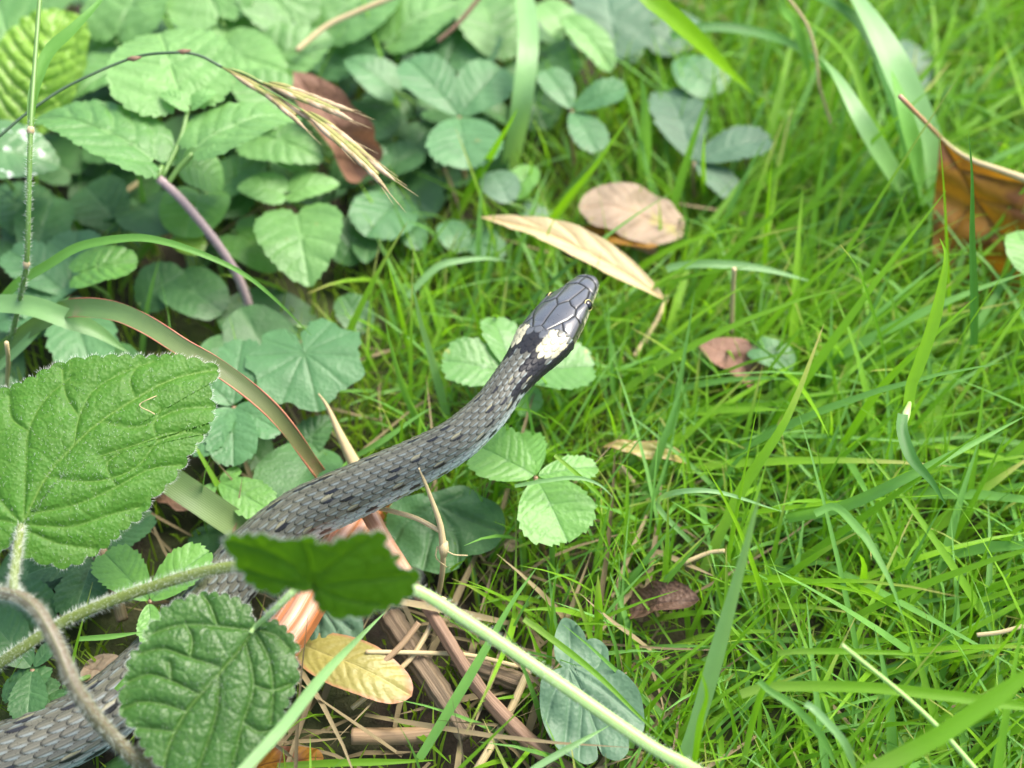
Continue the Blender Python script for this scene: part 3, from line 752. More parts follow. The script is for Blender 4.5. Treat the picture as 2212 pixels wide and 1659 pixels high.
dk = [(674, 1270), (692, 1303), (712, 1321), (757, 1330), (812, 1322), (874, 1306), (899, 1277), (892, 1245), (857, 1238), (860, 1213), (838, 1198), (829, 1164), (807, 1150), (749, 1157), (699, 1168), (682, 1155), (649, 1154), (609, 1163), (587, 1150), (529, 1155), (486, 1167), (492, 1198), (507, 1222), (522, 1246), (547, 1267), (587, 1277), (637, 1267)]
vd = [[(672, 1262), (640, 1225), (590, 1195), (500, 1178)], [(672, 1262), (720, 1215), (800, 1165)], [(672, 1262), (760, 1255), (880, 1262)], [(672, 1262), (670, 1210), (655, 1165)], [(672, 1262), (600, 1250), (530, 1235)], [(672, 1262), (740, 1290), (820, 1310)]]
lf, v, rim, inn, nr = traced(run, 'leaf_blade', dk, (672, 1234), (-.02, -.93, .30), .098, M['shade'], vd, n=320, rings=30, puff=.0007, vw=.0003, teeth=26, tooth=.0013, zfun=lambda x, y: -9 * x * x, bubbles=.0005, bub_n=120)
lf['label'] = 'blurred dark green leaf seen from its underside'
hairy_leaf_hairs('edge_hairs', rim, nr, unit(rim - inn), 900, .0011, run)
c3 = cr(np.array([P(690, 1233, .064), P(688, 1262, .078), P(674, 1268, .0935)]), 14)
tube('leaf_stalk', c3, 8 * pxm(c3[8]), M['stem_green'], run, 8)
qd = [(548, 1357), (542, 1320), (510, 1293), (452, 1280), (413, 1287), (356, 1310), (347, 1332), (316, 1357), (310, 1388), (281, 1415), (271, 1461), (257, 1512), (266, 1551), (292, 1578), (315, 1626), (345, 1655), (368, 1695), (430, 1735), (500, 1725), (530, 1665), (560, 1626), (590, 1588), (622, 1518), (638, 1481), (645, 1442), (634, 1422), (645, 1404), (631, 1373), (602, 1345), (575, 1341), (560, 1353)]
vq = [[(550, 1356), (520, 1400), (473, 1456), (403, 1537), (360, 1620), (352, 1690)], [(542, 1360), (470, 1352), (430, 1348), (380, 1350), (330, 1365)], [(470, 1352), (455, 1310), (440, 1285)],
      [(530, 1385), (548, 1480), (525, 1560), (500, 1660)], [(552, 1365), (580, 1420), (590, 1490), (585, 1560)], [(473, 1456), (470, 1530), (450, 1600), (415, 1690)], [(473, 1440), (410, 1420), (350, 1400), (300, 1410)],
      [(430, 1500), (370, 1470), (320, 1455), (275, 1470)], [(403, 1537), (350, 1520), (300, 1515), (262, 1530)], [(555, 1358), (595, 1370), (625, 1400)], [(380, 1580), (340, 1575), (295, 1570)], [(410, 1420), (415, 1380), (400, 1345)], [(548, 1480), (590, 1490), (630, 1475)], [(370, 1470), (365, 1430)], [(525, 1560), (560, 1580), (590, 1575)]]
zf = lambda x, y: -5.5 * x * x - 3.5 * y * y
lf, v, rim, inn, nr = traced(run, 'leaf_blade', qd, (468, 1478), (.12, -.30, .94), .050, M['hero_dark'], vq, n=420, rings=60, puff=.0012, vw=.00026, teeth=44, tooth=.0012, zfun=zf, bubbles=.0003, bub_n=260)
kx, ky, _ = project(v); QZ = float(v[np.argmin((kx - 549) ** 2 + (ky - 1358) ** 2), 2]) + .0006
lf['label'] = 'sharp dark green quilted leaf at the bottom left'
hairy_leaf_hairs('edge_hairs', rim, nr, unit(rim - inn), 900, .0009, run)
face_hairs('leaf_hairs', v, nr, 1000, .0008, run)
c3 = cr(np.array([P(690, 1233, .064), P(640, 1272, .064), P(590, 1320, .0595), P(552, 1353, QZ), P(541, 1368, QZ - .0004)]), 24)
tube('leaf_stalk', c3, 9 * pxm(c3[12]) * np.linspace(1.05, .6, 24), M['stem_green'], run, 10)
hairs_on('stalk_hairs', c3[:17], 9 * pxm(c3[12]), 500, .0009, M['hair'], run)

# ------------------------------------------------------------------ plants of the bank, upper left
def lone_leaf(label, base, tip, ratio, shape, mat, name='ground_leaf', cat='leaf', group='leaves of the bank', off=(.004, .012), stalk='petiole', **kw):
    b = P(*base)
    t = thing(name, label, cat, (b[0] + off[0], b[1] + off[1], 0), group)
    leaf(t, 'leaf_blade', base, tip, ratio, shape, M[mat], **kw)
    stalk_to_ground(t, 'leaf_stalk', b, M[stalk], .0006, off)
    return t
def trefoil(label, c, leaflets, mat, stalk='petiole_red', off=(.003, -.006), name='strawberry_plant', **kw):
    b = P(*c)
    t = thing(name, label, 'strawberry plant', (b[0] + off[0], b[1] + off[1], 0), 'wild strawberry plants')
    for tip, ratio, roll in leaflets:
        d = unit(P(*tip) - b)
        args = dict(teeth=21, tooth=.045, start=.33, kind='serrate', fold=.16, arch=.06, puff=.010, pairs=6, vw=.009, roll=roll, n=150); args.update(kw)
        leaf(t, 'leaflet', b + d * .0006, P(*tip), ratio, 'strawberry', M[mat], world=True, **args)
    stalk_to_ground(t, 'leaf_stalk', b, M[stalk], .0006, off)
    return t
trefoil('wild strawberry with three broad bluish-green leaflets below the top centre', (992, 252, .030), [((880, 130, .036), .66, 0), ((1085, 148, .034), .84, -6), ((1012, 366, .030), 1.0, 0)], 'straw_leaf')
trefoil('smaller wild strawberry just right of the broad pale blade', (1236, 238, .028), [((1178, 152, .032), .66, 0), ((1352, 188, .034), .62, -8), ((1290, 330, .026), .66, 5)], 'straw_leaf')
trefoil('yellow-spotted strawberry plant half hidden behind the snake head', (1112, 812, .022), [((955, 778, .026), .80, 5), ((1062, 686, .026), .66, -20), ((1284, 792, .022), .80, 0), ((1150, 895, .014), .8, 0)], 'straw_spot', off=(.003, .006))
trefoil('light green strawberry plant in the grass below the snake neck', (1158, 1030, .030), [((1022, 960, .032), .92, 4), ((1226, 1172, .027), 1.06, 0), ((1120, 938, .020), .5, 0), ((1290, 1010, .028), .50, 0)], 'straw_light', n=150, rings=14)
trefoil('dull bluish strawberry plant in grass left of the thin tan stalk', (1500, 350, .018), [((1440, 195, .022), .60, 0), ((1664, 300, .022), .60, 0), ((1590, 425, .014), .62, 0)], 'blue')
trefoil('five-parted green strawberry plant under the reddish arching blade', (505, 878, .022), [((400, 790, .024), .6, 0), ((525, 735, .024), .62, 0), ((608, 935, .022), .72, 0), ((505, 1008, .022), .72, 0), ((415, 985, .022), .66, 0)], 'straw_leaf', teeth=14, tooth=.04, start=.3)
trefoil('strawberry plant at left edge beyond the reddish blade', (150, 640, .022), [((20, 540, .026), .6, 0), ((-10, 700, .02), .7, 0), ((200, 800, .02), .7, 0), ((170, 500, .024), .7, 0)], 'straw_leaf')
trefoil('strawberry plant with a bright leaflet between the runner and the snake', (322, 1300, .020), [((452, 1190, .024), .62, 0), ((330, 1395, .018), .62, 0), ((225, 1195, .018), .6, 0)], 'straw_light', off=(.002, .008))
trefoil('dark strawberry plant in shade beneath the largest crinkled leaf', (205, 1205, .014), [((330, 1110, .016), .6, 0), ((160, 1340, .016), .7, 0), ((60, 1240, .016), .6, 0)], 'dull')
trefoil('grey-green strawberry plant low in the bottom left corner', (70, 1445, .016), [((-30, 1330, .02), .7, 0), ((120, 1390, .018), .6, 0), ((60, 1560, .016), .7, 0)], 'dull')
trefoil('pale strawberry leaf cluster against the left side of the snake', (470, 1040, .020), [((590, 1110, .018), .66, 0), ((430, 1090, .018), .7, 0), ((520, 1015, .02), .6, 0)], 'straw_light')

# purple-stemmed nettle-like shoot
b = P(568, 728, 0)
dn = thing('dead_nettle', 'nettle-like shoot with mauve stem and two wide pale leaves, upper left', 'plant', b)
c3 = cr(np.array([P(568, 735, -.002), P(545, 680, .012), P(515, 600, .024), P(470, 528, .034), P(400, 440, .045), P(342, 384, .052)]), 30)
tube('stem', c3, 9.5 * pxm(c3[10]) * np.linspace(.9, 1.0, 30), M['stem_mauve'], dn, 10, ridges=4)
hairs_on('hairs', c3, 9 * pxm(c3[10]), 500, .0009, M['hair'], dn)
kw = dict(teeth=34, tooth=.026, kind='serrate', bubbles=.008, pairs=5, puff=.016, vw=.010, n=160, rings=18, fold=.10, arch=.14)
leaf(dn, 'leaf_blade', (348, 362, .053), (72, 262, .055), .60, 'nettle', M['nettle'], roll=-12, **kw)
leaf(dn, 'leaf_blade', (415, 333, .056), (652, 262, .050), .66, 'nettle', M['nettle'], roll=10, **kw)
leaf(dn, 'leaf_blade', (398, 240, .058), (345, 75, .056), .95, 'nettle', M['nettle_pale'], roll=0, **kw)
leaf(dn, 'leaf_blade', (410, 232, .060), (345, 205, .062), .7, 'nettle', M['nettle_pale'], **kw)
leaf(dn, 'leaf_blade', (412, 232, .060), (470, 200, .062), .7, 'nettle', M['nettle_pale'], **kw)
leaf(dn, 'leaf_blade', (395, 350, .040), (480, 410, .030), 1.2, 'nettle', M['nettle_pale'], **kw)
tube('leaf_stalk', cr([P(362, 398, .050), P(385, 365, .053), P(416, 332, .056)], 10), 6 * pxm(c3[20]), M['petiole'], dn, 8)
tube('leaf_stalk', cr([P(342, 384, .052), P(345, 370, .053), P(350, 360, .053)], 6), 6 * pxm(c3[20]), M['petiole'], dn, 8)
tube('leaf_stalk', cr([P(350, 384, .052), P(390, 300, .056), P(406, 235, .059)], 10), 5 * pxm(c3[20]), M['petiole'], dn, 8)

b = P(618, 430, .026)
tr3 = thing('dead_nettle', 'young nettle-like sprig of two small and one large leaf below the brown curled leaf', 'plant', (b[0], b[1] + .01, 0))
kw = dict(teeth=24, tooth=.03, kind='serrate', pairs=4, puff=.015, n=150, rings=12, fold=.1, arch=.1)
leaf(tr3, 'leaf_blade', (618, 420, .027), (512, 405, .028), .88, 'nettle', M['nettle_pale'], **kw)
leaf(tr3, 'leaf_blade', (622, 418, .027), (735, 400, .028), .72, 'nettle', M['nettle_pale'], **kw)
leaf(tr3, 'leaf_blade', (640, 455, .027), (668, 622, .024), .90, 'nettle', M['nettle'], **kw)
stalk_to_ground(tr3, 'stem', P(620, 424, .026), M['petiole'], .0009, (.002, .008))

lone_leaf('large bright yellow-green crinkled leaf behind the thin culm, top left', (60, 300, .030), (150, 30, .050), .72, 'oval', 'yellow', name='primrose_leaf', teeth=18, tooth=.02, puff=.03, bubbles=.03, n=140, rings=24, pairs=7)
lone_leaf('grey-green leaf filling the top left corner', (70, 250, .030), (-20, -40, .045), .62, 'nettle', 'nettle', teeth=20)
lone_leaf('leaf with white specks at the left edge beside the culm', (-60, 330, .040), (130, 360, .034), 1.0, 'nettle', 'varieg', teeth=22, tooth=.03)
lone_leaf('dark strawberry-like leaf under the white-specked leaf', (80, 570, .016), (115, 430, .022), .8, 'strawberry', 'dull', teeth=18)
lone_leaf('small crinkled light green leaf above the reddish arching blade', (160, 600, .030), (300, 570, .032), .75, 'round', 'round', teeth=12, puff=.03, bubbles=.02)
lone_leaf('round light green leaf beside the mauve stem', (440, 415, .026), (400, 515, .024), 1.15, 'round', 'round', teeth=8, tooth=.008)
lone_leaf('tiny yellow-green leaf under the round leaf at the mauve stem', (375, 510, .022), (440, 545, .020), .9, 'oval', 'yellow', teeth=6, tooth=.01)
lone_leaf('smooth rounded dark green leaf right of the mauve stem', (500, 500, .018), (610, 580, .014), .85, 'round', 'round', teeth=0)
lone_leaf('shiny dark leaf low behind the mauve stem', (375, 610, .016), (480, 680, .014), .9, 'round', 'dull', teeth=8)
lone_leaf('pale-veined palmate leaf with toothed lobes at the foot of the mauve stem', (640, 705, .024), (690, 892, .020), 1.08, 'palmate', 'straw_leaf', name='cranesbill_leaf', teeth=22, tooth=.03, n=200, rings=16, fold=.04, puff=.012, vw=.012)
lone_leaf('small bluish leaf above the tip of the spikelets', (760, 500, .012), (845, 470, .014), .65, 'oval', 'dull', teeth=14)
lone_leaf('toothed leaf right of the brown curled leaf near the top', (855, 200, .024), (745, 130, .030), .8, 'nettle', 'straw_leaf', teeth=18)
lone_leaf('dark leaf between the brown curled leaf and the broad strawberry', (845, 225, .016), (790, 305, .016), .85, 'strawberry', 'dull', teeth=14)
lone_leaf('dark small leaf beneath the left leaflet of the broad strawberry', (945, 265, .012), (885, 335, .012), .8, 'strawberry', 'dull', teeth=14)
lone_leaf('pale small leaf below the broad strawberry', (1100, 440, .022), (1060, 372, .022), .8, 'oval', 'blue', teeth=8)
lone_leaf('second pale small leaf beside the bright upright blade', (1110, 430, .018), (1150, 360, .020), .7, 'oval', 'straw_light', teeth=10)
lone_leaf('little leaf above the left end of the cream spear leaf', (1000, 545, .012), (960, 480, .014), .8, 'oval', 'straw_leaf', teeth=10)
lone_leaf('little leaf just left of the cream spear leaf', (880, 480, .012), (905, 540, .012), .7, 'oval', 'straw_leaf', teeth=10)
lone_leaf('little round leaf tucked under the point of the cream spear leaf', (1010, 510, .010), (1085, 560, .010), .8, 'round', 'straw_leaf', teeth=10)
lone_leaf('frosty pale leaf scrap beyond the cream spear leaf', (1120, 460, .014), (1190, 480, .012), .9, 'rough', 'blue', teeth=10, tooth=.04)
lone_leaf('light green scalloped leaf alone in the grass, upper right of centre', (1460, 130, .024), (1550, 205, .022), .95, 'strawberry', 'straw_leaf', teeth=16)
lone_leaf('small round leaf in the grass by the curled russet leaf', (1625, 750, .014), (1715, 790, .012), .85, 'round', 'straw_leaf', teeth=8)
lone_leaf('pale folded leaf near the top right of centre', (1220, 40, .036), (1320, 155, .028), .48, 'oval', 'nettle_pale', teeth=10, fold=.3)
lone_leaf('round pale leaf above the folded pale leaf', (1225, 75, .030), (1170, 5, .034), .85, 'round', 'nettle_pale', teeth=10)
lone_leaf('frosted lobed leaf at the top edge, right of centre', (1330, 130, .024), (1300, -40, .032), .9, 'rough', 'blue', teeth=14)
lone_leaf('second frosted leaf at the top edge', (1330, 60, .024), (1410, 30, .028), .9, 'round', 'blue', teeth=8)
lone_leaf('broad leaf at the right edge, partly cut off', (2240, 600, .030), (2195, 500, .034), .9, 'oval', 'straw_light', teeth=6)
lone_leaf('grey-green broad leaf under the iris-like blades', (1985, 210, .014), (1905, 90, .02), .8, 'oval', 'blue', teeth=8)
bank = [
 ('big mid green nettle-like leaf at the top edge above the broad strawberry', (690, 75), (865, -40), 'nettle', 'nettle', .030),
 ('nettle-like leaf meeting the top edge, right of the dry slanting stem', (830, 100), (1000, 10), 'nettle', 'nettle', .028),
 ('nettle-like leaf at the top edge left of the dry slanting stem', (640, 60), (520, -70), 'nettle', 'nettle', .036),
 ('large leaf at the top edge between culm leaf and dry stem', (520, 90), (350, 0), 'nettle', 'nettle', .034),
 ('leaf whose tip points at the dry slanting stem', (540, 175), (720, 80), 'nettle', 'nettle', .030),
 ('pale leaf just above the spikelets', (450, 120), (620, 160), 'nettle', 'nettle_pale', .034),
 ('leaf rising at the top edge right of the culm leaf', (250, 90), (340, -60), 'nettle', 'nettle', .038),
 ('leaf between the bright crinkled leaf and the pale upright leaf', (310, 130), (160, 215), 'nettle', 'nettle', .030),
 ('leaf behind the brown bract of the arching stem', (220, 170), (345, 45), 'nettle', 'nettle', .026),
 ('leaf behind the pair of small pale leaves of the mauve shoot', (640, 260), (500, 165), 'nettle', 'nettle', .034),
 ('broad leaf behind the right wide leaf of the mauve shoot', (540, 290), (700, 350), 'nettle', 'nettle', .032),
 ('pale leaf touching the left edge of the brown curled leaf', (700, 350), (590, 235), 'nettle', 'nettle_pale', .026),
 ('dark rounded leaf under the brown curled leaf', (720, 400), (840, 330), 'oval', 'dull', .016),
 ('bluish leaf above the brown curled leaf', (690, 165), (815, 75), 'oval', 'straw_leaf', .022),
 ('toothed leaf above the left leaflet of the broad strawberry', (850, 125), (965, 30), 'strawberry', 'straw_leaf', .024),
 ('leaf between the broad strawberry and the thin brown stem at the top', (960, 145), (1050, 20), 'nettle', 'straw_leaf', .022),
 ('leaf left of the broad pale hanging blade, at the top edge', (1085, 130), (1035, -5), 'oval', 'nettle', .024),
 ('pale leaf cut by the top edge above the arching stem', (480, 50), (420, -80), 'nettle', 'nettle_pale', .040),
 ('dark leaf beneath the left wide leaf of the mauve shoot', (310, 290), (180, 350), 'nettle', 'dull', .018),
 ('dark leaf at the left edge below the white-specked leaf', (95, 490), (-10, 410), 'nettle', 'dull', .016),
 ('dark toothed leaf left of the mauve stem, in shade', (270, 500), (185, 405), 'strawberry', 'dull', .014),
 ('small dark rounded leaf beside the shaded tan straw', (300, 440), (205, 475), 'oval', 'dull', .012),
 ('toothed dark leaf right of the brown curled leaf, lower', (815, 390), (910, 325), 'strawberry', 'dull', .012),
 ('rounded leaf crossing under the spikelet awns', (765, 425), (870, 465), 'oval', 'dull', .012),
 ('toothed bluish leaf at the spikelet awns', (880, 430), (790, 510), 'strawberry', 'straw_leaf', .012),
 ('rounded leaf right of the large leaf of the young sprig', (735, 570), (805, 475), 'oval', 'dull', .010),
 ('leaf behind the top of the broad pale hanging blade', (1050, 60), (1120, -70), 'nettle', 'nettle', .024),
 ('leaf right of the broad pale hanging blade', (1155, 120), (1250, 160), 'oval', 'nettle', .018),
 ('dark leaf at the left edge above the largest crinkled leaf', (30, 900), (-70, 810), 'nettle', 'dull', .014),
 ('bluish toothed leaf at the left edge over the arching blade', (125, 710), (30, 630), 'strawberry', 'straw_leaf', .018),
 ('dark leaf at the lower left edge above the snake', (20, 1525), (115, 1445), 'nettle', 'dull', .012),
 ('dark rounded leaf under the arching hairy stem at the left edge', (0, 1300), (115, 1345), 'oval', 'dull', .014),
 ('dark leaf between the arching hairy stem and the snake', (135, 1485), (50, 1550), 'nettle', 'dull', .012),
 ('mid green leaf in the left corner of the bank, beside the grey-green leaf', (60, 40), (190, -60), 'nettle', 'nettle', .030),
 ('leaf below the right wide leaf of the mauve shoot', (470, 420), (580, 340), 'nettle', 'nettle', .018),
 ('shaded leaf between the mauve stem and the young sprig', (520, 470), (480, 380), 'oval', 'dull', .014),
 ('leaf under the grey upright blade near the dull bluish strawberry', (1420, 120), (1480, 30), 'oval', 'blue', .016),
 ('toothed leaf at the top edge between the two frosted leaves', (1270, 100), (1380, 130), 'strawberry', 'straw_leaf', .016),
 ('rounded leaf behind the smaller wild strawberry', (1180, 280), (1140, 190), 'oval', 'dull', .012),
 ('mid green leaf at the left edge under the narrow arching blade', (60, 680), (150, 560), 'strawberry', 'straw_leaf', .020),
 ('leaf beside the shiny dark leaf behind the mauve stem', (300, 660), (400, 590), 'oval', 'dull', .012),
 ('small leaf in shade right of the palmate leaf', (790, 720), (740, 640), 'oval', 'dull', .010),
 ('dark leaf below the palmate leaf, behind the snake', (640, 980), (720, 900), 'nettle', 'dull', .010),
]
for lb, (bx, by), (tx, ty), sh, mt, z in bank:
    lone_leaf(lb, (bx, by, z), (tx, ty, z + .006 * rng.random()), rng.uniform(.72, .98), sh, mt,
              teeth=26 if sh == 'nettle' else 16, tooth=.032, bubbles=.008 if sh == 'nettle' else 0, kind='serrate' if sh != 'oval' else 'crenate', n=150, puff=.016, roll=rng.uniform(-12, 12), off=(rng.uniform(-.005, .005), .01))

# lobed ivy-like leaves at the bottom
def traced_leaf(label, out, c, nrm, z, mat, veins, name, cat='leaf', stalk=None, **kw):
    p = P(c[0], c[1], z)
    t = thing(name, label, cat, (p[0], p[1], 0))
    r_ = traced(t, 'leaf_blade', out, c, nrm, z, M[mat], veins, **kw)
    if stalk is not None: stalk_to_ground(t, 'leaf_stalk', P(*stalk), M['petiole_red'], .0006, (.004, .003))
    return t
traced_leaf('pale bluish lobed ground-ivy leaf with a round lobe on top, bottom right of centre',
  [(1222, 1440), (1200, 1425), (1197, 1380), (1212, 1340), (1230, 1338), (1248, 1350), (1263, 1370), (1268, 1400), (1250, 1425), (1238, 1436), (1262, 1425), (1266, 1385), (1290, 1380), (1312, 1400), (1318, 1435), (1350, 1460), (1380, 1500), (1392, 1560), (1382, 1590), (1360, 1595), (1356, 1625), (1335, 1645), (1305, 1635), (1290, 1610), (1290, 1640), (1265, 1652), (1240, 1640), (1215, 1628), (1190, 1600), (1170, 1550), (1165, 1500), (1175, 1460)],
  (1262, 1500), (.05, -.25, .95), .020, 'blue', [[(1228, 1440), (1260, 1500), (1290, 1580), (1300, 1630)], [(1228, 1440), (1300, 1490), (1385, 1560)], [(1228, 1440), (1230, 1520), (1220, 1620)], [(1228, 1440), (1195, 1500), (1180, 1560)], [(1228, 1440), (1232, 1400), (1230, 1350)], [(1228, 1440), (1290, 1440), (1300, 1400)], [(1260, 1500), (1255, 1570), (1250, 1640)]],
  'ground_ivy', n=260, rings=24, puff=.0007, vw=.00035, wob=.0012, bubbles=.00012, bub_n=150, stalk=(1226, 1442, .019))
traced_leaf('dark green lobed leaf behind the forked straw stem', [(920, 1238), (880, 1225), (850, 1190), (835, 1140), (850, 1090), (900, 1075), (950, 1065), (1000, 1050), (1040, 1075), (1080, 1100), (1092, 1140), (1075, 1180), (1040, 1200), (1010, 1205), (985, 1235), (950, 1245)],
  (960, 1150), (-.05, -.2, .97), .012, 'dull', [[(945, 1095), (930, 1170), (915, 1235)], [(945, 1095), (985, 1160), (990, 1225)], [(945, 1095), (1030, 1130), (1080, 1150)], [(945, 1095), (880, 1130), (850, 1170)], [(945, 1095), (1000, 1070)]],
  'ground_ivy', n=200, rings=20, puff=.0014, vw=.0004, wob=.001)
traced_leaf('small bluish leaf between the copper stalk and the fallen cane', [(690, 1300), (740, 1310), (780, 1330), (785, 1375), (770, 1400), (772, 1430), (740, 1440), (715, 1455), (700, 1420), (680, 1395), (662, 1360), (668, 1325)],
  (725, 1370), (0, -.3, .95), .012, 'blue', [[(690, 1305), (730, 1370), (735, 1430)], [(690, 1305), (760, 1360)], [(690, 1305), (690, 1390)]], 'ground_ivy', n=140, rings=14, puff=.0012, wob=.0006)

# ------------------------------------------------------------------ fallen leaves
def dry(label, base, tip, ratio, shape, mat, name='fallen_leaf', stalk=None, group='fallen dry leaves', **kw):
    b = P(*base); t = thing(name, label, 'fallen leaf', (b[0], b[1], 0), group)
    args = dict(teeth=0, puff=.012, pairs=7, vw=.007, wob=.05, n=140, rings=18); args.update(kw)
    leaf(t, 'leaf_blade', base, tip, ratio, shape, M[mat], **args)
    if stalk: tube('leaf_stalk', cr([P(*s_) for s_ in stalk], 12), .0006, M['twig'], t, 6)
    return t
dry('curled reddish-brown dead leaf standing among green leaves, left of the broad strawberry', (785, 388, .020), (650, 140, .052), .50, 'rough', 'brown', curl=1.1, bend=.5, wob=.07, fold=.2, roll=8, stalk=[(775, 385, .014), (810, 400, .012), (842, 438, .010)])
dry('pinkish-tan oval dead leaf lying right of the cream spear leaf', (1475, 500, .012), (1252, 440, .020), .62, 'oval', 'tan', curl=-.25, wob=.06, roll=12)
dry('small yellow-brown dead leaf tucked under the pinkish-tan leaf', (1212, 522, .013), (1425, 528, .014), .30, 'oval', 'amber', wob=.04, curl=.3)
dry('little pink-grey leaf scrap under the right of the tan leaf', (1350, 528, .008), (1420, 548, .008), .42, 'oval', 'tan')
dry('long cream spear-shaped dead leaf beyond the snake head', (1434, 648, .024), (1038, 468, .030), .19, 'lance', 'cream', curl=.3, fold=.2, wob=.01, pairs=4)
dry('curled russet dead leaf on bare moss, right of the snake head', (1632, 832, .006), (1540, 715, .020), .80, 'rough', 'russet', curl=1.0, bend=.7, wob=.06)
dry('rolled brown dead leaf in shade near the broad upright blade', (1360, 1325, .006), (1512, 1295, .014), .62, 'rough', 'dark_brown', curl=1.2, wob=.05)
dry('yellow fallen leaf with reddish edge beneath the copper stalk', (640, 1395, .010), (890, 1505, .012), .42, 'oval', 'yelred', curl=-.2, wob=.02, pairs=8)
dry('orange dead leaf at the bottom edge beneath the dark quilted leaf', (545, 1660, .006), (700, 1640, .006), .42, 'oval', 'amber')
dry('brown dead leaf lying under the dark quilted leaf, beside the snake', (180, 1440, .006), (290, 1480, .008), .6, 'oval', 'tan')
dry('light brown dead leaf below the strawberry plant at the neck', (1085, 1150, .004), (1110, 1190, .006), .6, 'oval', 'tan')
dry('olive-yellow fading blade-shaped leaf in the grass right of centre', (1490, 1000, .012), (1300, 968, .014), .22, 'lance', 'yelred', fold=.2, pairs=3)
dry('red-brown leaf scrap under the fading blade behind the snake', (320, 1050, .006), (420, 1100, .006), .5, 'rough', 'brown')
# the large amber leaf at the right edge with a pale curled rim
big_out = [(2030, 300), (2075, 330), (2130, 360), (2240, 395), (2300, 480), (2270, 590), (2190, 650), (2120, 640), (2060, 640), (2020, 560), (2015, 480), (2022, 390)]
p = P(2150, 480, .02)
al = thing('fallen_leaf', 'large amber and brown dead leaf with a pale rolled rim at the right edge', 'fallen leaf', (p[0], p[1], 0), 'fallen dry leaves')
ob, v, rimv, inn, nr = traced(al, 'leaf_blade', big_out, (2130, 490), (-.25, -.80, .55), .026, M['amber'],
  [[(2040, 310), (2110, 430), (2190, 560), (2230, 640)], [(2080, 370), (2160, 390), (2240, 400)], [(2110, 430), (2200, 450), (2290, 470)], [(2110, 430), (2060, 500), (2030, 560)], [(2150, 500), (2110, 570), (2080, 630)], [(2150, 500), (2230, 520), (2280, 560)]], n=200, rings=24, puff=.0016, vw=.0005, wob=.004)
rimc = cr(np.array([P(2027, 292, .046), P(2060, 322, .046), P(2100, 346, .046), P(2150, 364, .046), P(2230, 392, .046)]), 20)
tube('rolled_rim', rimc, 9 * pxm(rimc[8]) * np.linspace(.25, 1, 20), M['straw'], al, 10)
tube('leaf_stalk', cr([P(1944, 208, .080), P(1975, 240, .072), P(2010, 275, .058), P(2030, 296, .046)], 14), 4.6 * pxm(rimc[0]), M['copper'], al, 8)

# ------------------------------------------------------------------ dead stalks, canes, straws
def stalkobj(label, pts, rpx, z0, z1, mat, arch=0, name='dry_stalk', cat='dry stalk', group='dead stalks and straws', sides=9, ridges=0, taper=(1, 1), n=30, **kw):
    c = cr(zline(pts, z0, z1, arch), n)
    o = tube(name, c, rpx * pxm(c[n // 2]) * np.linspace(*taper, n), M[mat], None, sides, ridges, **kw)
    return tag(o, label, cat, group)
# ridged copper stalk under the snake
c3 = cr(np.array([P(815, 1060, .009), P(760, 1140, .0145), P(690, 1245, .020), P(630, 1345, .024), P(560, 1440, .020)]), 40)
cs = thing('copper_stalk', 'thick glossy copper-coloured ridged dead stalk supporting the snake', 'dry stalk', c3[-1] * [1, 1, 0])
rr_ = 42 * pxm(c3[20])
t2, s2, b2 = frames(c3)
tube('stalk', c3 - b2 * rr_ * .3, rr_, M['copper_core'], cs, 22, ridges=7)
for q, wq in ((-.62, .34), (-.05, .40), (.52, .26), (.86, .16)):
    tube('ridge', c3 + s2 * rr_ * q * .95 + b2 * rr_ * (.62 * math.sqrt(1 - q * q) - .2), rr_ * wq, M['copper'], cs, 10)
stalkobj('long smooth brown twig running down to the bottom edge from the blurred leaf', [(790, 1110), (850, 1200), (910, 1290), (960, 1370), (1030, 1480), (1120, 1580), (1240, 1680)], 15, .022, .010, 'twig', name='twig', cat='twig', taper=(.75, 1.15), lump=.05, ridges=5, sides=20)
stalkobj('pale peeling end of stalk above the brown twig', [(795, 1100), (830, 1165), (880, 1245)], 17, .026, .027, 'copper', n=14, ridges=5)
# forked straw stem with a node
nd = P(958, 1185, .030)
fs = thing('straw_stem', 'bleached forked straw stem with a swollen joint in front of the dark lobed leaf', 'dry stalk', P(945, 1290, 0))
tube('stem', cr([P(944, 1300, .004), P(955, 1240, .018), nd], 14), 6 * pxm(nd), M['straw'], fs, 8)
tube('stem', cr([nd, P(950, 1130, .036), P(925, 1060, .044), P(905, 1010, .050)], 18), 8 * pxm(nd) * np.linspace(1, .35, 18), M['straw'], fs, 8)
tube('stem', cr([P(952, 1148, .034), P(900, 1120, .034), P(850, 1105, .032), P(820, 1098, .030)], 14), 5.5 * pxm(nd), M['straw'], fs, 8)
tube('joint', np.array([nd + [0, -.001, -.002], nd, nd + [.0003, .001, .0016]]), np.array([7, 12, 8]) * pxm(nd), M['straw'], fs, 10)
tube('rootlet', cr([nd, P(980, 1198, .029), P(1010, 1200, .028)], 8), 1.5 * pxm(nd), M['straw'], fs, 5)
tube('rootlet', cr([P(945, 1180, .03), P(942, 1205, .028), P(965, 1225, .024)], 8), 1.5 * pxm(nd), M['straw'], fs, 5)
stalkobj('thick fallen cane with split end, behind the brown twig', [(840, 1330), (900, 1420), (960, 1510), (1010, 1590)], 27, .010, .008, 'cane', name='fallen_cane', cat='cane', ridges=7, sides=28, lump=.05, taper=(1.0, .75))
stalkobj('second dark cane under the runner stem', [(980, 1420), (1080, 1460), (1180, 1495)], 20, .006, .006, 'cane', name='fallen_cane', cat='cane', ridges=7, sides=28, lump=.05)
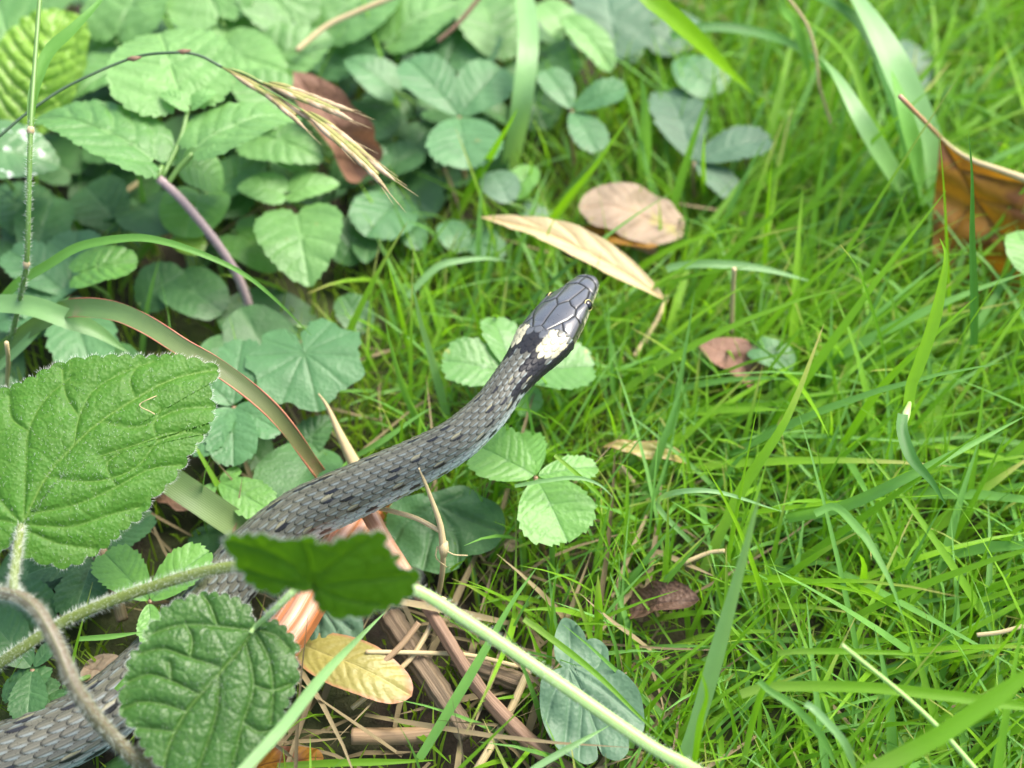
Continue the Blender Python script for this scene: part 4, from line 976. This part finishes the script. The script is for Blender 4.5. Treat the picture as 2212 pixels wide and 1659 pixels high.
stalkobj('short grey cane at the bottom edge', [(760, 1590), (870, 1590), (940, 1585)], 18, .005, .005, 'straw_grey', name='fallen_cane', cat='cane', ridges=5)
stalkobj('straight tan straw at the bottom, right of the brown twig', [(1020, 1680), (1090, 1560), (1150, 1430)], 9, .006, .012, 'straw')
stalkobj('tan straw rising behind the copper stalk', [(960, 1290), (915, 1380), (870, 1440), (760, 1530)], 6, .018, .006, 'straw')
stalkobj('horizontal tan straw across the fallen cane', [(790, 1408), (900, 1410), (1010, 1415), (1120, 1440)], 5, .016, .010, 'straw')
stalkobj('pale straw leaning beside the upper fallen cane', [(830, 1430), (870, 1390), (905, 1345)], 7, .014, .018, 'straw_grey')
stalkobj('tan straw leaf sheath standing behind the snake', [(770, 1010), (735, 940), (708, 880), (688, 850)], 15, .018, .034, 'straw', taper=(1, .1))
stalkobj('thin bent tan stem hanging at the top, right of centre', [(1690, -20), (1742, 52), (1763, 122), (1770, 185), (1798, 275)], 3.4, .070, .030, 'straw')
stalkobj('dry tan stem slanting in from the top edge, left of centre', [(640, 110), (700, 60), (760, 30), (870, -15)], 6, .040, .050, 'straw')
stalkobj('brown thin stem at the top above the broad strawberry', [(945, 90), (990, 50), (1040, -10)], 5, .040, .050, 'twig')
stalkobj('tan straw lying under the white-specked leaf', [(160, 480), (230, 440), (300, 395)], 6, .010, .014, 'straw')
stalkobj('second tan straw low between the leaves at the left', [(220, 500), (330, 470), (420, 445)], 5, .008, .010, 'straw')
stalkobj('greyish dead stem beside the shaded strawberry plant', [(215, 1180), (240, 1250), (265, 1340)], 13, .016, .010, 'straw_grey')
stalkobj('upright tan straw above the round grass leaf', [(1580, 720), (1582, 650), (1586, 580)], 5, .012, .040, 'straw')
stalkobj('thin tan straw below the fading yellow leaf', [(1340, 1005), (1400, 1080), (1450, 1130)], 5, .008, .006, 'straw')
stalkobj('curled pale straw at lower right near the upright blade', [(1480, 1215), (1530, 1195), (1565, 1190)], 5, .014, .018, 'straw')
stalkobj('short tan straw among grass behind the head', [(1370, 770), (1420, 690), (1440, 640)], 5, .008, .012, 'straw')
stalkobj('tan straw at the right edge', [(2110, 1372), (2160, 1366), (2212, 1352)], 5, .030, .034, 'straw')
stalkobj('slender pale green flower stalk slanting at the bottom right', [(1819, 1393), (1956, 1505), (2033, 1578), (2110, 1665)], 4.8, .062, .030, 'stem_green', taper=(.8, 1.3), name='grass_stalk', cat='grass stalk')

# ------------------------------------------------------------------ brome grass with spikelets, and the noded culm
c3 = cr(np.array([P(-40, 325, .078), P(0, 293, .080), P(60, 243, .082), P(150, 184, .084), P(280, 127, .086), P(360, 114, .087), P(425, 118, .086), P(480, 145, .084)]), 50)
br = thing('brome_grass', 'arching dark grass stem with hanging tan spikelets at the upper left', 'grass', P(-260, 700, 0))
tube('stem', np.vstack([cr(np.array([P(-260, 700, 0), P(-160, 480, .05), P(-40, 325, .078)]), 14)[:-1], c3]), 3.4 * pxm(c3[20]), M['culm'], br, 7)
for q, r_ in ((395, 112), (288, 127)):
    a = P(q, r_, .0868)
    tube('bract', np.array([a + [-.0016, 0, 0], a, a + [.0022, .0003, .0003]]), np.array([.0004, .0008, .0002]), M['twig'], br, 6)
def spikelet(pts, z0, z1, wpx, nf):
    c = cr(zline(pts, z0, z1), 40); s_ = wpx * pxm(c[20])
    sp = tube('spikelet', c[:30], s_ * .42 * np.sin(np.linspace(.25, 2.6, 30)), M['glume_green'], br, 8)
    t3, s3, b3 = frames(c)
    for i in range(nf):
        k = int(2 + i * 25 / nf); sg = 1 if i % 2 else -1
        tt = unit(t3[k] + .10 * sg * s3[k]); o = c[k] + sg * s3[k] * s_ * .26 + b3[k] * s_ * .12
        Lg = np.linalg.norm(c[-1] - c[0]) * .30
        g = o + tt * np.linspace(0, Lg, 9)[:, None]
        tube('glume', g, s_ * .30 * np.sin(np.linspace(.15, 3.0, 9)), M['glume'] if (i % 3 or i > nf * .5) else M['glume_green'], sp, 6)
        e = g[-2]
        tube('awn', np.array([e, e + unit(tt + .05 * rng.standard_normal(3)) * Lg * .75]), np.array([.00014, .00004]), M['straw'], sp, 4)
spikelet([(480, 145), (560, 190), (620, 235), (690, 290)], .084, .078, 20, 10)
spikelet([(566, 178), (640, 205), (710, 232), (790, 264)], .083, .080, 22, 10)
spikelet([(650, 235), (720, 290), (790, 352), (870, 432)], .081, .074, 22, 12)
tube('stem', cr([P(480, 145, .084), P(525, 158, .084), P(568, 180, .083)], 8), 2 * pxm(c3[30]), M['petiole'], br, 6)
tube('stem', cr([P(560, 185, .084), P(610, 212, .082), P(655, 240, .081)], 8), 2 * pxm(c3[30]), M['petiole'], br, 6)

cu = thing('noded_culm', 'upright thin hairy grass culm with joints and one broad leaf, left edge', 'grass', P(12, 860, 0))
c3 = cr(np.array([P(12, 860, 0), P(22, 750, .030), P(42, 650, .052), P(57, 570, .066), P(62, 440, .080), P(66, 283, .092), P(76, 130, .100), P(88, -30, .108)]), 60)
tube('stem', c3, 6.2 * pxm(c3[30]) * np.linspace(1.1, .8, 60), M['petiole'], cu, 8)
hairs_on('hairs', c3[10:45], 6 * pxm(c3[30]), 700, .0011, M['hair'], cu)
for q, r_, z in ((57, 570, .066), (66, 283, .092)):
    a = P(q, r_, z); u_ = unit(c3[32] - c3[28])
    tube('joint', np.array([a - u_ * .0012, a, a + u_ * .0012]), np.array([.0006, .0010, .0006]), M['straw'], cu, 8)
    needles('joint_hairs', np.tile(a, (140, 1)), unit(rng.standard_normal((140, 3))), .0018 * rng.random((140, 1)) + .0006, .00004, M['hair'], cu)
ribbon('leaf_blade', cr(np.array([P(66, 283, .092), P(74, 200, .096), P(106, 115, .100), P(160, 62, .103), P(215, 5, .105), P(262, -50, .104)]), 26), 32 * pxm(c3[45]), M['lawn_blue'], cu, twist=.6, base_taper=.6, face=(-.3, -.6, .7))
c3 = cr(np.array([P(14, 850, .004), P(15, 820, .03), P(18, 780, .045), P(14, 740, .055)]), 10)
tag(tube('dry_stalk', c3, .0006, M['straw'], None, 6), 'short pale straw stub at the left edge above the largest leaf', 'dry stalk', 'dead stalks and straws')

# ------------------------------------------------------------------ single blades of grass
rb_p = cr(zline([(-40, 800), (20, 742), (95, 693), (150, 667), (241, 672), (315, 702), (395, 752), (472, 795), (560, 862), (620, 925), (690, 1022)], .020, .022, .040), 44)
rb = thing('arching_grass', 'broad arching grass blade turning reddish along its edges, above the largest leaf', 'grass blade', rb_p[0] * [1, 1, 0], 'single grass blades')
wid = np.interp(np.linspace(0, 1, 44), [0, .2, .4, .6, .8, 1], [24, 36, 44, 38, 33, 26]) * pxm(rb_p[20])
ribbon('blade', rb_p, wid, M['blade_red'], rb, face=(.3, -.5, .8), tip_blunt=True, v_fold=.3)
t2 = unit(np.gradient(rb_p, axis=0)); s2 = unit(np.cross(t2, np.array([.3, -.5, .8])))
n2 = np.cross(s2, t2)
for sg in (-1, 1):
    tube('blade_edge', (rb_p + sg * s2 * wid[:, None] * .5 + n2 * wid[:, None] * .15)[14:], .00034 * np.linspace(.3, 1, 30) * np.abs(np.sin(np.arange(30) * .31 + 2 * sg)), M['red_edge'], rb, 6)
blade('wide fading green blade emerging under the largest leaf towards the snake', [(290, 960), (350, 1022), (440, 1085), (560, 1165)], 62, .030, .012, .004, 'blade_dull', taper=.01, base_taper=0)
blade('pale green blade lying across the left edge behind the culm', [(-30, 655), (60, 660), (130, 682), (210, 715), (275, 760)], 44, .052, .040, .004, 'blade_pale', taper=.4)
blade('narrow dark blade arching from the left edge over the mauve stem', [(-20, 690), (30, 620), (105, 572), (175, 532), (280, 514), (350, 521), (437, 549), (525, 591), (595, 647), (672, 724)], 24, .040, .040, .030, 'lawn_blue', n=44, taper=.8)
blade('pale thin blade slanting low across the left edge', [(-10, 800), (60, 735), (150, 640)], 20, .03, .05, 0, 'blade_pale')
B = [
 ('broad pale blade hanging from the top edge at centre', [(1095, 372), (1106, 330), (1125, 227), (1137, 140), (1140, 70), (1130, -15), (1120, -60)], 46, .006, .040, .02, 'blade_pale', .25),
 ('bluish vertical blade between the two strawberry plants and the dull one', [(1391, 412), (1393, 330), (1394, 245), (1386, 160)], 30, .004, .050, .004, 'lawn_blue', .5),
 ('bright green blade pointing down from the top edge, right of centre', [(1370, -50), (1401, -5), (1438, 24), (1508, 87), (1571, 150), (1630, 205)], 40, .085, .030, .01, 'blade_bright', .7),
 ('dark arched blade crossing the upper right', [(1450, 80), (1515, 60), (1595, 63), (1683, 84), (1753, 122), (1830, 190)], 22, .050, .020, .012, 'blade_dark', .5),
 ('pale blade by the thin hanging stem at the top', [(1680, -40), (1690, 20), (1711, 45), (1735, 105), (1750, 180)], 28, .075, .025, .0, 'lawn_blue', .4),
 ('slim bright blade slanting to the right of the small strawberry plant', [(1150, 540), (1170, 504), (1225, 430), (1279, 367), (1330, 295), (1368, 243)], 17, .004, .055, .004, 'blade_bright', .6),
 ('green blade leaning right beneath the broad strawberry', [(985, 475), (1009, 420), (1051, 350), (1097, 273), (1118, 235)], 20, .004, .055, .0, 'lawn', .6),
 ('thin upright bright blade before the amber leaf', [(2052, 700), (2047, 580), (2040, 430), (2029, 280)], 10, .02, .090, .0, 'blade_bright', .9),
 ('tall dark upright blade before the amber leaf', [(2103, 745), (2103, 640), (2099, 520), (2099, 385), (2092, 285)], 23, .03, .105, .0, 'blade_dark', .8),
 ('blade with a yellowed curling tip at the right', [(1912, 770), (1903, 735), (1889, 686), (1865, 612), (1848, 572), (1815, 528)], 9, .02, .075, .0, 'blade_yellowtip', .5),
 ('twisted luminous green blade rising at the right', [(1961, 878), (1970, 826), (1984, 791), (2015, 700), (2033, 623), (2043, 553), (2030, 515)], 27, .050, .085, .0, 'blade_bright', .45),
 ('dark pointed blade hanging from the joint at the right', [(1950, 895), (1949, 931), (1970, 990), (2012, 1040), (2043, 1090)], 26, .055, .045, .002, 'blade_dark', .6),
 ('single broad pale blade standing at the lower right of centre', [(1462, 1700), (1476, 1640), (1508, 1550), (1553, 1393), (1602, 1218), (1625, 1130), (1643, 1062)], 36, .010, .088, .0, 'blade_pale', .55),
 ('long curved dark blade bending over in the right-hand grass', [(1760, 1110), (1805, 1095), (1858, 1148), (1875, 1169), (1921, 1253), (1952, 1337)], 19, .05, .045, .004, 'lawn_blue', .6),
 ('long level blade near the bottom right corner', [(1600, 1500), (1665, 1484), (1858, 1484), (2033, 1501), (2212, 1526), (2300, 1545)], 24, .035, .045, .004, 'lawn', .2),
 ('level narrow blade above the slender flower stalk', [(1680, 1412), (1732, 1407), (1880, 1408), (2033, 1417)], 14, .035, .04, .004, 'lawn', .6),
 ('outer of two pale blades curving down at the bottom right', [(1640, 1470), (1662, 1491), (1718, 1529), (1770, 1585), (1809, 1660)], 16, .05, .035, .004, 'lawn_blue', .3),
 ('inner of two pale blades curving down at the bottom right', [(1740, 1520), (1763, 1536), (1823, 1603), (1850, 1670)], 17, .05, .035, .004, 'blade_pale', .3),
 ('widest diagonal blade in the bottom right corner', [(1840, 1690), (1893, 1659), (2033, 1585), (2212, 1460), (2290, 1400)], 40, .05, .070, .0, 'lawn', .3),
 ('short blade with a folded tip at the lower right', [(1606, 1650), (1620, 1580), (1644, 1498), (1672, 1455), (1684, 1408)], 15, .02, .058, .0, 'lawn', .4),
 ('small curved blade at the foot of the broad pale blade', [(1500, 1650), (1512, 1560), (1526, 1500), (1510, 1440)], 15, .03, .058, .0, 'blade_bright', .6),
 ('straight blade rising steeply through the runner stem gap', [(905, 1640), (918, 1620), (971, 1533), (1034, 1428), (1104, 1305), (1160, 1225)], 22, .014, .040, .0, 'lawn_blue', .6),
 ('pale slanting blade crossing in front of the dark quilted leaf', [(480, 1720), (525, 1665), (612, 1568), (700, 1456), (775, 1378), (832, 1322)], 25, .062, .040, .004, 'blade_pale', .5),
 ('upright short blade behind the runner stem', [(1293, 1400), (1293, 1330), (1292, 1240)], 18, .006, .036, .0, 'lawn', .4),
 ('thin blade lying over the pale lobed leaf', [(1132, 1337), (1209, 1393), (1296, 1463), (1384, 1550), (1450, 1612)], 15, .034, .026, .002, 'lawn', .7),
 ('pale blade crossing the foot of the pale lobed leaf', [(1120, 1690), (1156, 1659), (1226, 1617), (1318, 1566)], 15, .030, .028, .002, 'blade_pale', .5),
 ('thin pale blade lying over the light strawberry plant', [(1112, 1050), (1174, 1039), (1244, 1032), (1293, 1046), (1325, 1075)], 9, .034, .036, .002, 'blade_pale', .4),
 ('fine blade slanting down over the light strawberry plant', [(1198, 983), (1244, 1022), (1293, 1067), (1330, 1110)], 9, .040, .030, .0, 'lawn', .4),
 ('tall blade behind the snake, left of its neck', [(925, 950), (915, 934), (876, 850), (845, 749), (832, 690)], 17, .006, .050, .0, 'lawn_blue', .7),
 ('blade close behind the neck of the snake', [(975, 915), (967, 903), (957, 868), (929, 763), (908, 693), (890, 605)], 19, .006, .055, .0, 'blade_pale', .7),
 ('thin blade above the middle of the snake', [(890, 790), (875, 720), (859, 651), (838, 567)], 13, .006, .050, .0, 'lawn', .7),
 ('leaning blade left of the snake neck', [(700, 830), (730, 770), (790, 640), (838, 550), (880, 480)], 17, .006, .050, .0, 'lawn', .7),
 ('low curved blade behind the snake body', [(770, 985), (830, 950), (900, 900), (935, 880)], 13, .016, .026, .002, 'lawn_blue', .6),
 ('level pale blade above the snake head', [(880, 640), (943, 578), (1000, 562), (1055, 558), (1110, 566)], 15, .022, .022, .006, 'blade_pale', .6),
 ('level pale blade in the grass right of the cream spear leaf', [(1440, 582), (1466, 574), (1543, 570), (1648, 581), (1753, 608)], 18, .030, .028, .004, 'blade_pale', .5),
 ('narrow blade over the cream spear leaf', [(1190, 660), (1172, 560), (1185, 500), (1210, 455)], 8, .02, .04, 0, 'lawn', .7),
 ('long slanting blade in mid grass, right of the russet leaf', [(1520, 1230), (1600, 1060), (1700, 900), (1780, 700)], 26, .01, .06, .004, 'lawn', .6),
 ('long low blade reaching to the right edge', [(1700, 1120), (1830, 1090), (2000, 1010), (2212, 900)], 26, .02, .05, .01, 'lawn_blue', .6),
 ('bright long blade over the right-hand lawn', [(1820, 960), (1900, 840), (2000, 740), (2110, 640)], 20, .02, .06, .004, 'blade_bright', .7),
 ('arched pale blade over the middle right lawn', [(1500, 1180), (1420, 1085), (1530, 1060), (1690, 1105)], 13, .01, .03, .02, 'blade_pale', .5),
 ('upright bright blade in the upper right lawn', [(1520, 420), (1518, 350), (1522, 285)], 14, .01, .05, 0, 'blade_bright', .8),
 ('second upright bright blade in the upper right lawn', [(1650, 620), (1655, 480), (1668, 345)], 15, .01, .06, 0, 'blade_bright', .8),
 ('short horizontal blade at the bottom, left of the twig', [(600, 1655), (720, 1648), (850, 1645), (940, 1642)], 16, .012, .014, .004, 'lawn', .4),
 ('thin curved blade by the snake at the bottom left', [(250, 1490), (300, 1440), (330, 1430)], 12, .02, .024, .0, 'lawn_blue', .5),
 ('bluish blade under the runner at the left', [(170, 1380), (240, 1375), (310, 1365)], 12, .024, .024, .0, 'lawn_blue', .5),
]
for lb, pts, wp, z0, z1, ar, mt, tp in B:
    blade(lb, pts, wp, z0, z1, ar, mt, taper=tp, twist=rng.uniform(-.5, .5), face=(rng.uniform(-.25, .25), -.55, .8))
a = P(1956, 885, .051); tag(tube('blade_joint', np.array([P(1950, 925, .052), P(1957, 895, .052), P(1965, 870, .051)]), np.array([.0006, .0011, .0005]), M['stem_green'], None, 8), 'pale swollen joint between the twisted blade and the dark pointed blade', 'stem joint')
# iris-like tuft, upper right
tf = thing('broad_tuft', 'clump of broad iris-like blades at the upper right', 'grass tuft', P(2000, 470, 0))
for pts, wp, z0, z1, ar, mt in [
  ([(2012, 480), (2016, 385), (1998, 297), (1945, 175), (1903, 87), (1851, 0), (1800, -70)], 78, .0, .06, .02, 'blade_pale'),
  ([(1995, 470), (1985, 400), (1970, 315), (1945, 217), (1925, 150)], 62, .0, .06, .02, 'lawn_blue'),
  ([(2000, 460), (1960, 300), (1896, 112), (1840, 35), (1770, -5), (1700, -20)], 50, .0, .055, .02, 'blade_dark'),
  ([(1985, 470), (1930, 380), (1870, 280), (1812, 175), (1770, 120)], 52, .0, .05, .02, 'blade_pale'),
  ([(1990, 480), (1960, 380), (1950, 250), (1900, 60)], 40, .0, .06, .0, 'lawn_blue'),
  ([(1995, 490), (1900, 330), (1850, 160), (1800, 90), (1720, 30)], 30, .0, .05, .02, 'lawn'),
  ([(2005, 495), (1985, 430), (1975, 350), (1980, 300)], 46, .0, .05, .0, 'lawn')]:
    c = cr(zline(pts, z0, z1, ar), 30); ribbon('blade', c, wp * pxm(c[15]), M[mt], tf, taper=.45, face=(.3, -.5, .8))

# ------------------------------------------------------------------ uncountable growth: lawn, moss, thatch, ground cover
edge_px = [(1420, -60), (1400, 60), (1300, 260), (1130, 420), (900, 560), (760, 720), (720, 900), (860, 1080), (990, 1230), (1090, 1420), (1180, 1660), (1260, 1800)]
ep = np.array([P(a, b, 0) for a, b in edge_px]); oy = np.argsort(ep[:, 1])
def lawn_side(x, y): return x - np.interp(y, ep[oy, 1], ep[oy, 0])     # >0 on the lawn
keep = []       # things the lawn must leave clear: points with a radius
for i in range(0, NS, 10): keep.append((*SNAKE_C[i], SNAKE_W[i] + .0008))
KX = np.array(keep); kpx, kpy, kd = project(KX[:, :3]); kr = KX[:, 3] / kd / K
clear_px = [(1320, 526, 60, .013), (1250, 522, 40, .013), (992, 240, 115, .030), (1250, 240, 90, .03), (1090, 1000, 62, .03), (1210, 1085, 85, .03), (1000, 790, 45, .022), (1230, 800, 48, .02), (1075, 730, 36, .022), (1290, 1500, 110, .02), (1370, 480, 100, .02), (1130, 520, 40, .02), (1260, 590, 50, .02),
            (1590, 750, 55, .016), (1440, 1310, 75, .014), (700, 740, 100, .02), (505, 870, 95, .02), (940, 1150, 105, .014), (660, 530, 80, .02), (2120, 410, 50, .03), (1480, 270, 60, .02), (1600, 310, 55, .02), (1540, 390, 50, .014), (1840, 900, 10, .05), (760, 1450, 90, .012), (930, 1420, 90, .012)]
cl = np.array(clear_px); cld = np.array([depth(P(a, b, c)) for a, b, _, c in clear_px])
def clearance(v, soft=.8):
    """v: blades x points x 3 -> which blades stay off the snake and do not bury the leaves."""
    px, py, d = project(v.reshape(-1, 3)); sh = v.shape[:2]
    bad = np.zeros(len(px), bool); half = np.zeros(len(px), bool)
    for a, b, dd, r_ in zip(kpx, kpy, kd, kr): bad |= ((px - a) ** 2 + (py - b) ** 2 < (r_ + 3) ** 2) & (d < dd + .004)
    for (a, b, r_, _), dd in zip(cl, cld): half |= ((px - a) ** 2 + (py - b) ** 2 < r_ ** 2) & (d < dd + .004)
    bad = bad.reshape(sh).any(1); half = half.reshape(sh).any(1)
    return ~bad & ~(half & (rng.random(sh[0]) < soft))
def tufts(name, n, xr, yr, dens, hgt, wid, lean, az0, azs, droop, mat, kind='stuff', segs=6, across=3, fold=.3, soft=.85, zb=0):
    x = rng.uniform(*xr, n); y = rng.uniform(*yr, n)
    k = rng.random(n) < dens(x, y); x, y = x[k], y[k]; n = len(x)
    h = rng.uniform(*hgt, n) * np.exp(rng.normal(0, .18, n)); wd = rng.uniform(*wid, n)
    az = az0 + rng.normal(0, azs, n); le = np.clip(rng.normal(lean, .28, n), .02, 1.45)
    dr = rng.uniform(.2, 1, n) * droop
    u = np.linspace(0, 1, segs + 1)
    ang = le[:, None] + dr[:, None] * u[None] ** 1.3
    ds = h[:, None] / segs
    hx = np.concatenate([np.zeros((n, 1)), np.cumsum(np.sin(ang[:, :-1]) * ds, 1)], 1); hz = np.concatenate([np.zeros((n, 1)), np.cumsum(np.cos(ang[:, :-1]) * ds, 1)], 1)
    side = rng.normal(0, .12, n)[:, None] * u ** 2 * h[:, None]
    dx, dy = np.sin(az)[:, None], np.cos(az)[:, None]
    c = np.stack([x[:, None] + hx * dx + side * dy, y[:, None] + hx * dy - side * dx, np.maximum(hz, .0015) + zb * rng.random((n, 1)) - .003 * (u[None] == 0)], -1)
    if soft is not None:
        ok = clearance(c, soft); c, wd, az, n = c[ok], wd[ok], az[ok], ok.sum()
    tw = rng.normal(0, .6, n)[:, None] + rng.normal(0, .5, n)[:, None] * u
    s = np.stack([np.cos(az)[:, None] * np.cos(tw), -np.sin(az)[:, None] * np.cos(tw), np.sin(tw) * .7], -1)
    prof = np.clip((1 - u) / .6, 0, 1) ** .8 * (.65 + .35 * np.clip(u / .25, 0, 1)); prof = np.maximum(prof, .04)
    xs = np.linspace(-1, 1, across)
    tt = unit(np.gradient(c, axis=1)); nn = np.cross(s, tt)
    v = c[:, :, None] + (.5 * wd[:, None, None, None] * prof[None, :, None, None]) * (xs[None, None, :, None] * s[:, :, None] + fold * np.abs(xs)[None, None, :, None] * nn[:, :, None])
    v = v.reshape(-1, 3)
    f1 = grid_faces(across, segs + 1); f = (np.arange(n)[:, None, None] * ((segs + 1) * across) + f1[None]).reshape(-1, 4)
    o = mesh_obj(name, v, f, mat, (0, 0, 0), None, {'along': np.tile(np.repeat(u, across), n), 'across': np.tile(np.tile(xs, segs + 1), n), 'tint': np.repeat(rng.random(n), (segs + 1) * across)})
    return tag(o, kind=kind)
X0, X1, Y0, Y1 = -.34, .50, -.24, .62
patch = lambda x, y: .5 + .5 * np.sin(x * 33 + 1.7 * np.sin(y * 27)) * np.cos(y * 41 + x * 13)
lawn = lambda x, y: np.clip((lawn_side(x, y) + .01) / .025, 0, 1) * (.75 + .25 * patch(x, y))
deep = lambda x, y: np.clip((lawn_side(x, y) - .03) / .05, 0, 1) * (.75 + .25 * patch(x, y))
tufts('lawn_grass', 7000, (X0, X1), (Y0, Y1), deep, (.035, .080), (.0012, .0032), .98, 1.0, .7, .7, M['lawn'])
tufts('lawn_grass', 5000, (X0, X1), (Y0, Y1), deep, (.03, .07), (.0011, .0030), 1.0, .9, 1.2, .8, M['lawn_blue'])
wide = lambda x, y: np.clip((lawn_side(x, y) - .08) / .05, 0, 1)
tufts('lawn_grass', 1500, (X0, X1), (Y0, Y1), wide, (.045, .095), (.0022, .0044), 1.0, 1.05, .6, .7, M['lawn'])
tufts('lawn_grass', 700, (X0, X1), (Y0, Y1), wide, (.045, .09), (.0022, .0044), 1.0, 1.0, 1.0, .8, M['lawn_blue'])
tufts('lawn_grass', 1500, (X0, X1), (Y0, Y1), deep, (.045, .08), (.0016, .0032), .8, 1.0, .8, .7, M['blade_bright'])
tufts('lawn_grass', 50000, (X0, X1), (Y0, Y1), lawn, (.015, .04), (.0007, .0020), .6, .8, 1.6, .9, M['lawn'], segs=5)
tufts('lawn_grass', 22000, (X0, X1), (Y0, Y1), lawn, (.015, .04), (.0007, .0020), .7, .4, 1.9, .9, M['lawn_blue'], segs=5)
low = lambda x, y: .5 * (lawn_side(x, y) < .02) * (.3 + .7 * patch(x, y))
tufts('sparse_grass', 3000, (X0, .2), (Y0, Y1), low, (.02, .05), (.0009, .0024), .6, .5, 1.2, .7, M['lawn'], segs=5, soft=.97)
tufts('sparse_grass', 1500, (X0, .2), (Y0, Y1), low, (.02, .05), (.0009, .0022), .6, .5, 1.4, .7, M['lawn_blue'], segs=5, soft=.97)
mossd = lambda x, y: np.clip((lawn_side(x, y) + .05) / .06, .4, 1) * (.6 + .4 * patch(y * 1.3, x * 1.1))
tufts('moss', 140000, (X0, X1), (Y0, Y1), mossd, (.005, .015), (.0006, .0013), .4, 0, 3.0, .6, M['moss'], segs=2, across=2, fold=0, soft=None)
straw_d = lambda x, y: np.clip(1 - np.abs(lawn_side(x, y)) / .10, .25, 1)
tufts('dead_thatch', 1000, (X0, X1), (Y0, Y1), straw_d, (.02, .07), (.0006, .0016), 1.42, 0, 3.0, .15, M['thatch'], segs=4, across=2, fold=0, soft=.9, zb=.008)
bl = P(960, 1500, 0)
tufts('dead_thatch', 260, (bl[0] - .07, bl[0] + .06), (bl[1] - .05, bl[1] + .06), lambda x, y: .8 + 0 * x, (.02, .06), (.0007, .0022), 1.4, 0, 3.0, .15, M['thatch'], segs=4, across=3, fold=.3, soft=.95, zb=.010)
# small leaves too many to count under the bank plants
vv, fc, tn, vn, rm = [], [], [], [], []
cnt = 0; tries = 0
while cnt < 800 and tries < 6000:
    tries += 1
    x, y = rng.uniform(X0, .16), rng.uniform(Y0 + .02, .6)
    if lawn_side(x, y) > -.012: continue
    px, py, _ = project(np.array([x, y, .006]))
    if 560 < px < 1500 and py > 1230: continue
    L = rng.uniform(.014, .032); W = L * rng.uniform(.6, .9)
    o = add_teeth(shape_outline(['nettle', 'strawberry', 'oval'][cnt % 3], L, W, 30), 14, .02 * L)
    p2, z, f, ve, ri = leaf_mesh(o, np.array([0, .42 * L]), auto_veins(L, W, 3), 4, .02 * L, .02 * L, lambda a, b: .12 * np.abs(a) + .3 * b * (1 - b / L))
    a = rng.random() * 6.28; til = rng.normal(0, .35); zz = rng.uniform(.003, .016)
    Yd = np.array([math.cos(a) * math.cos(til), math.sin(a) * math.cos(til), math.sin(til)]); Xd = unit(np.cross(Yd, [0, 0, 1.0])); Zd = np.cross(Xd, Yd)
    q = np.array([x, y, zz]) + p2[:, :1] * Xd + p2[:, 1:] * Yd + z[:, None] * Zd
    q[:, 2] = np.maximum(q[:, 2], .001)
    if not clearance(q[None], .9)[0]: continue
    b0 = sum(len(k_) for k_ in vv)
    vv.append(q); fc += [tuple(b0 + i for i in t) for t in f]; tn.append(np.full(len(q), rng.random())); vn.append(ve); rm.append(ri); cnt += 1
gc = mesh_obj('ground_cover', np.vstack(vv), fc, M['dull'], (0, 0, 0), None, {'tint': np.concatenate(tn), 'vein': np.concatenate(vn), 'rim': np.concatenate(rm)})
tag(gc, kind='stuff')
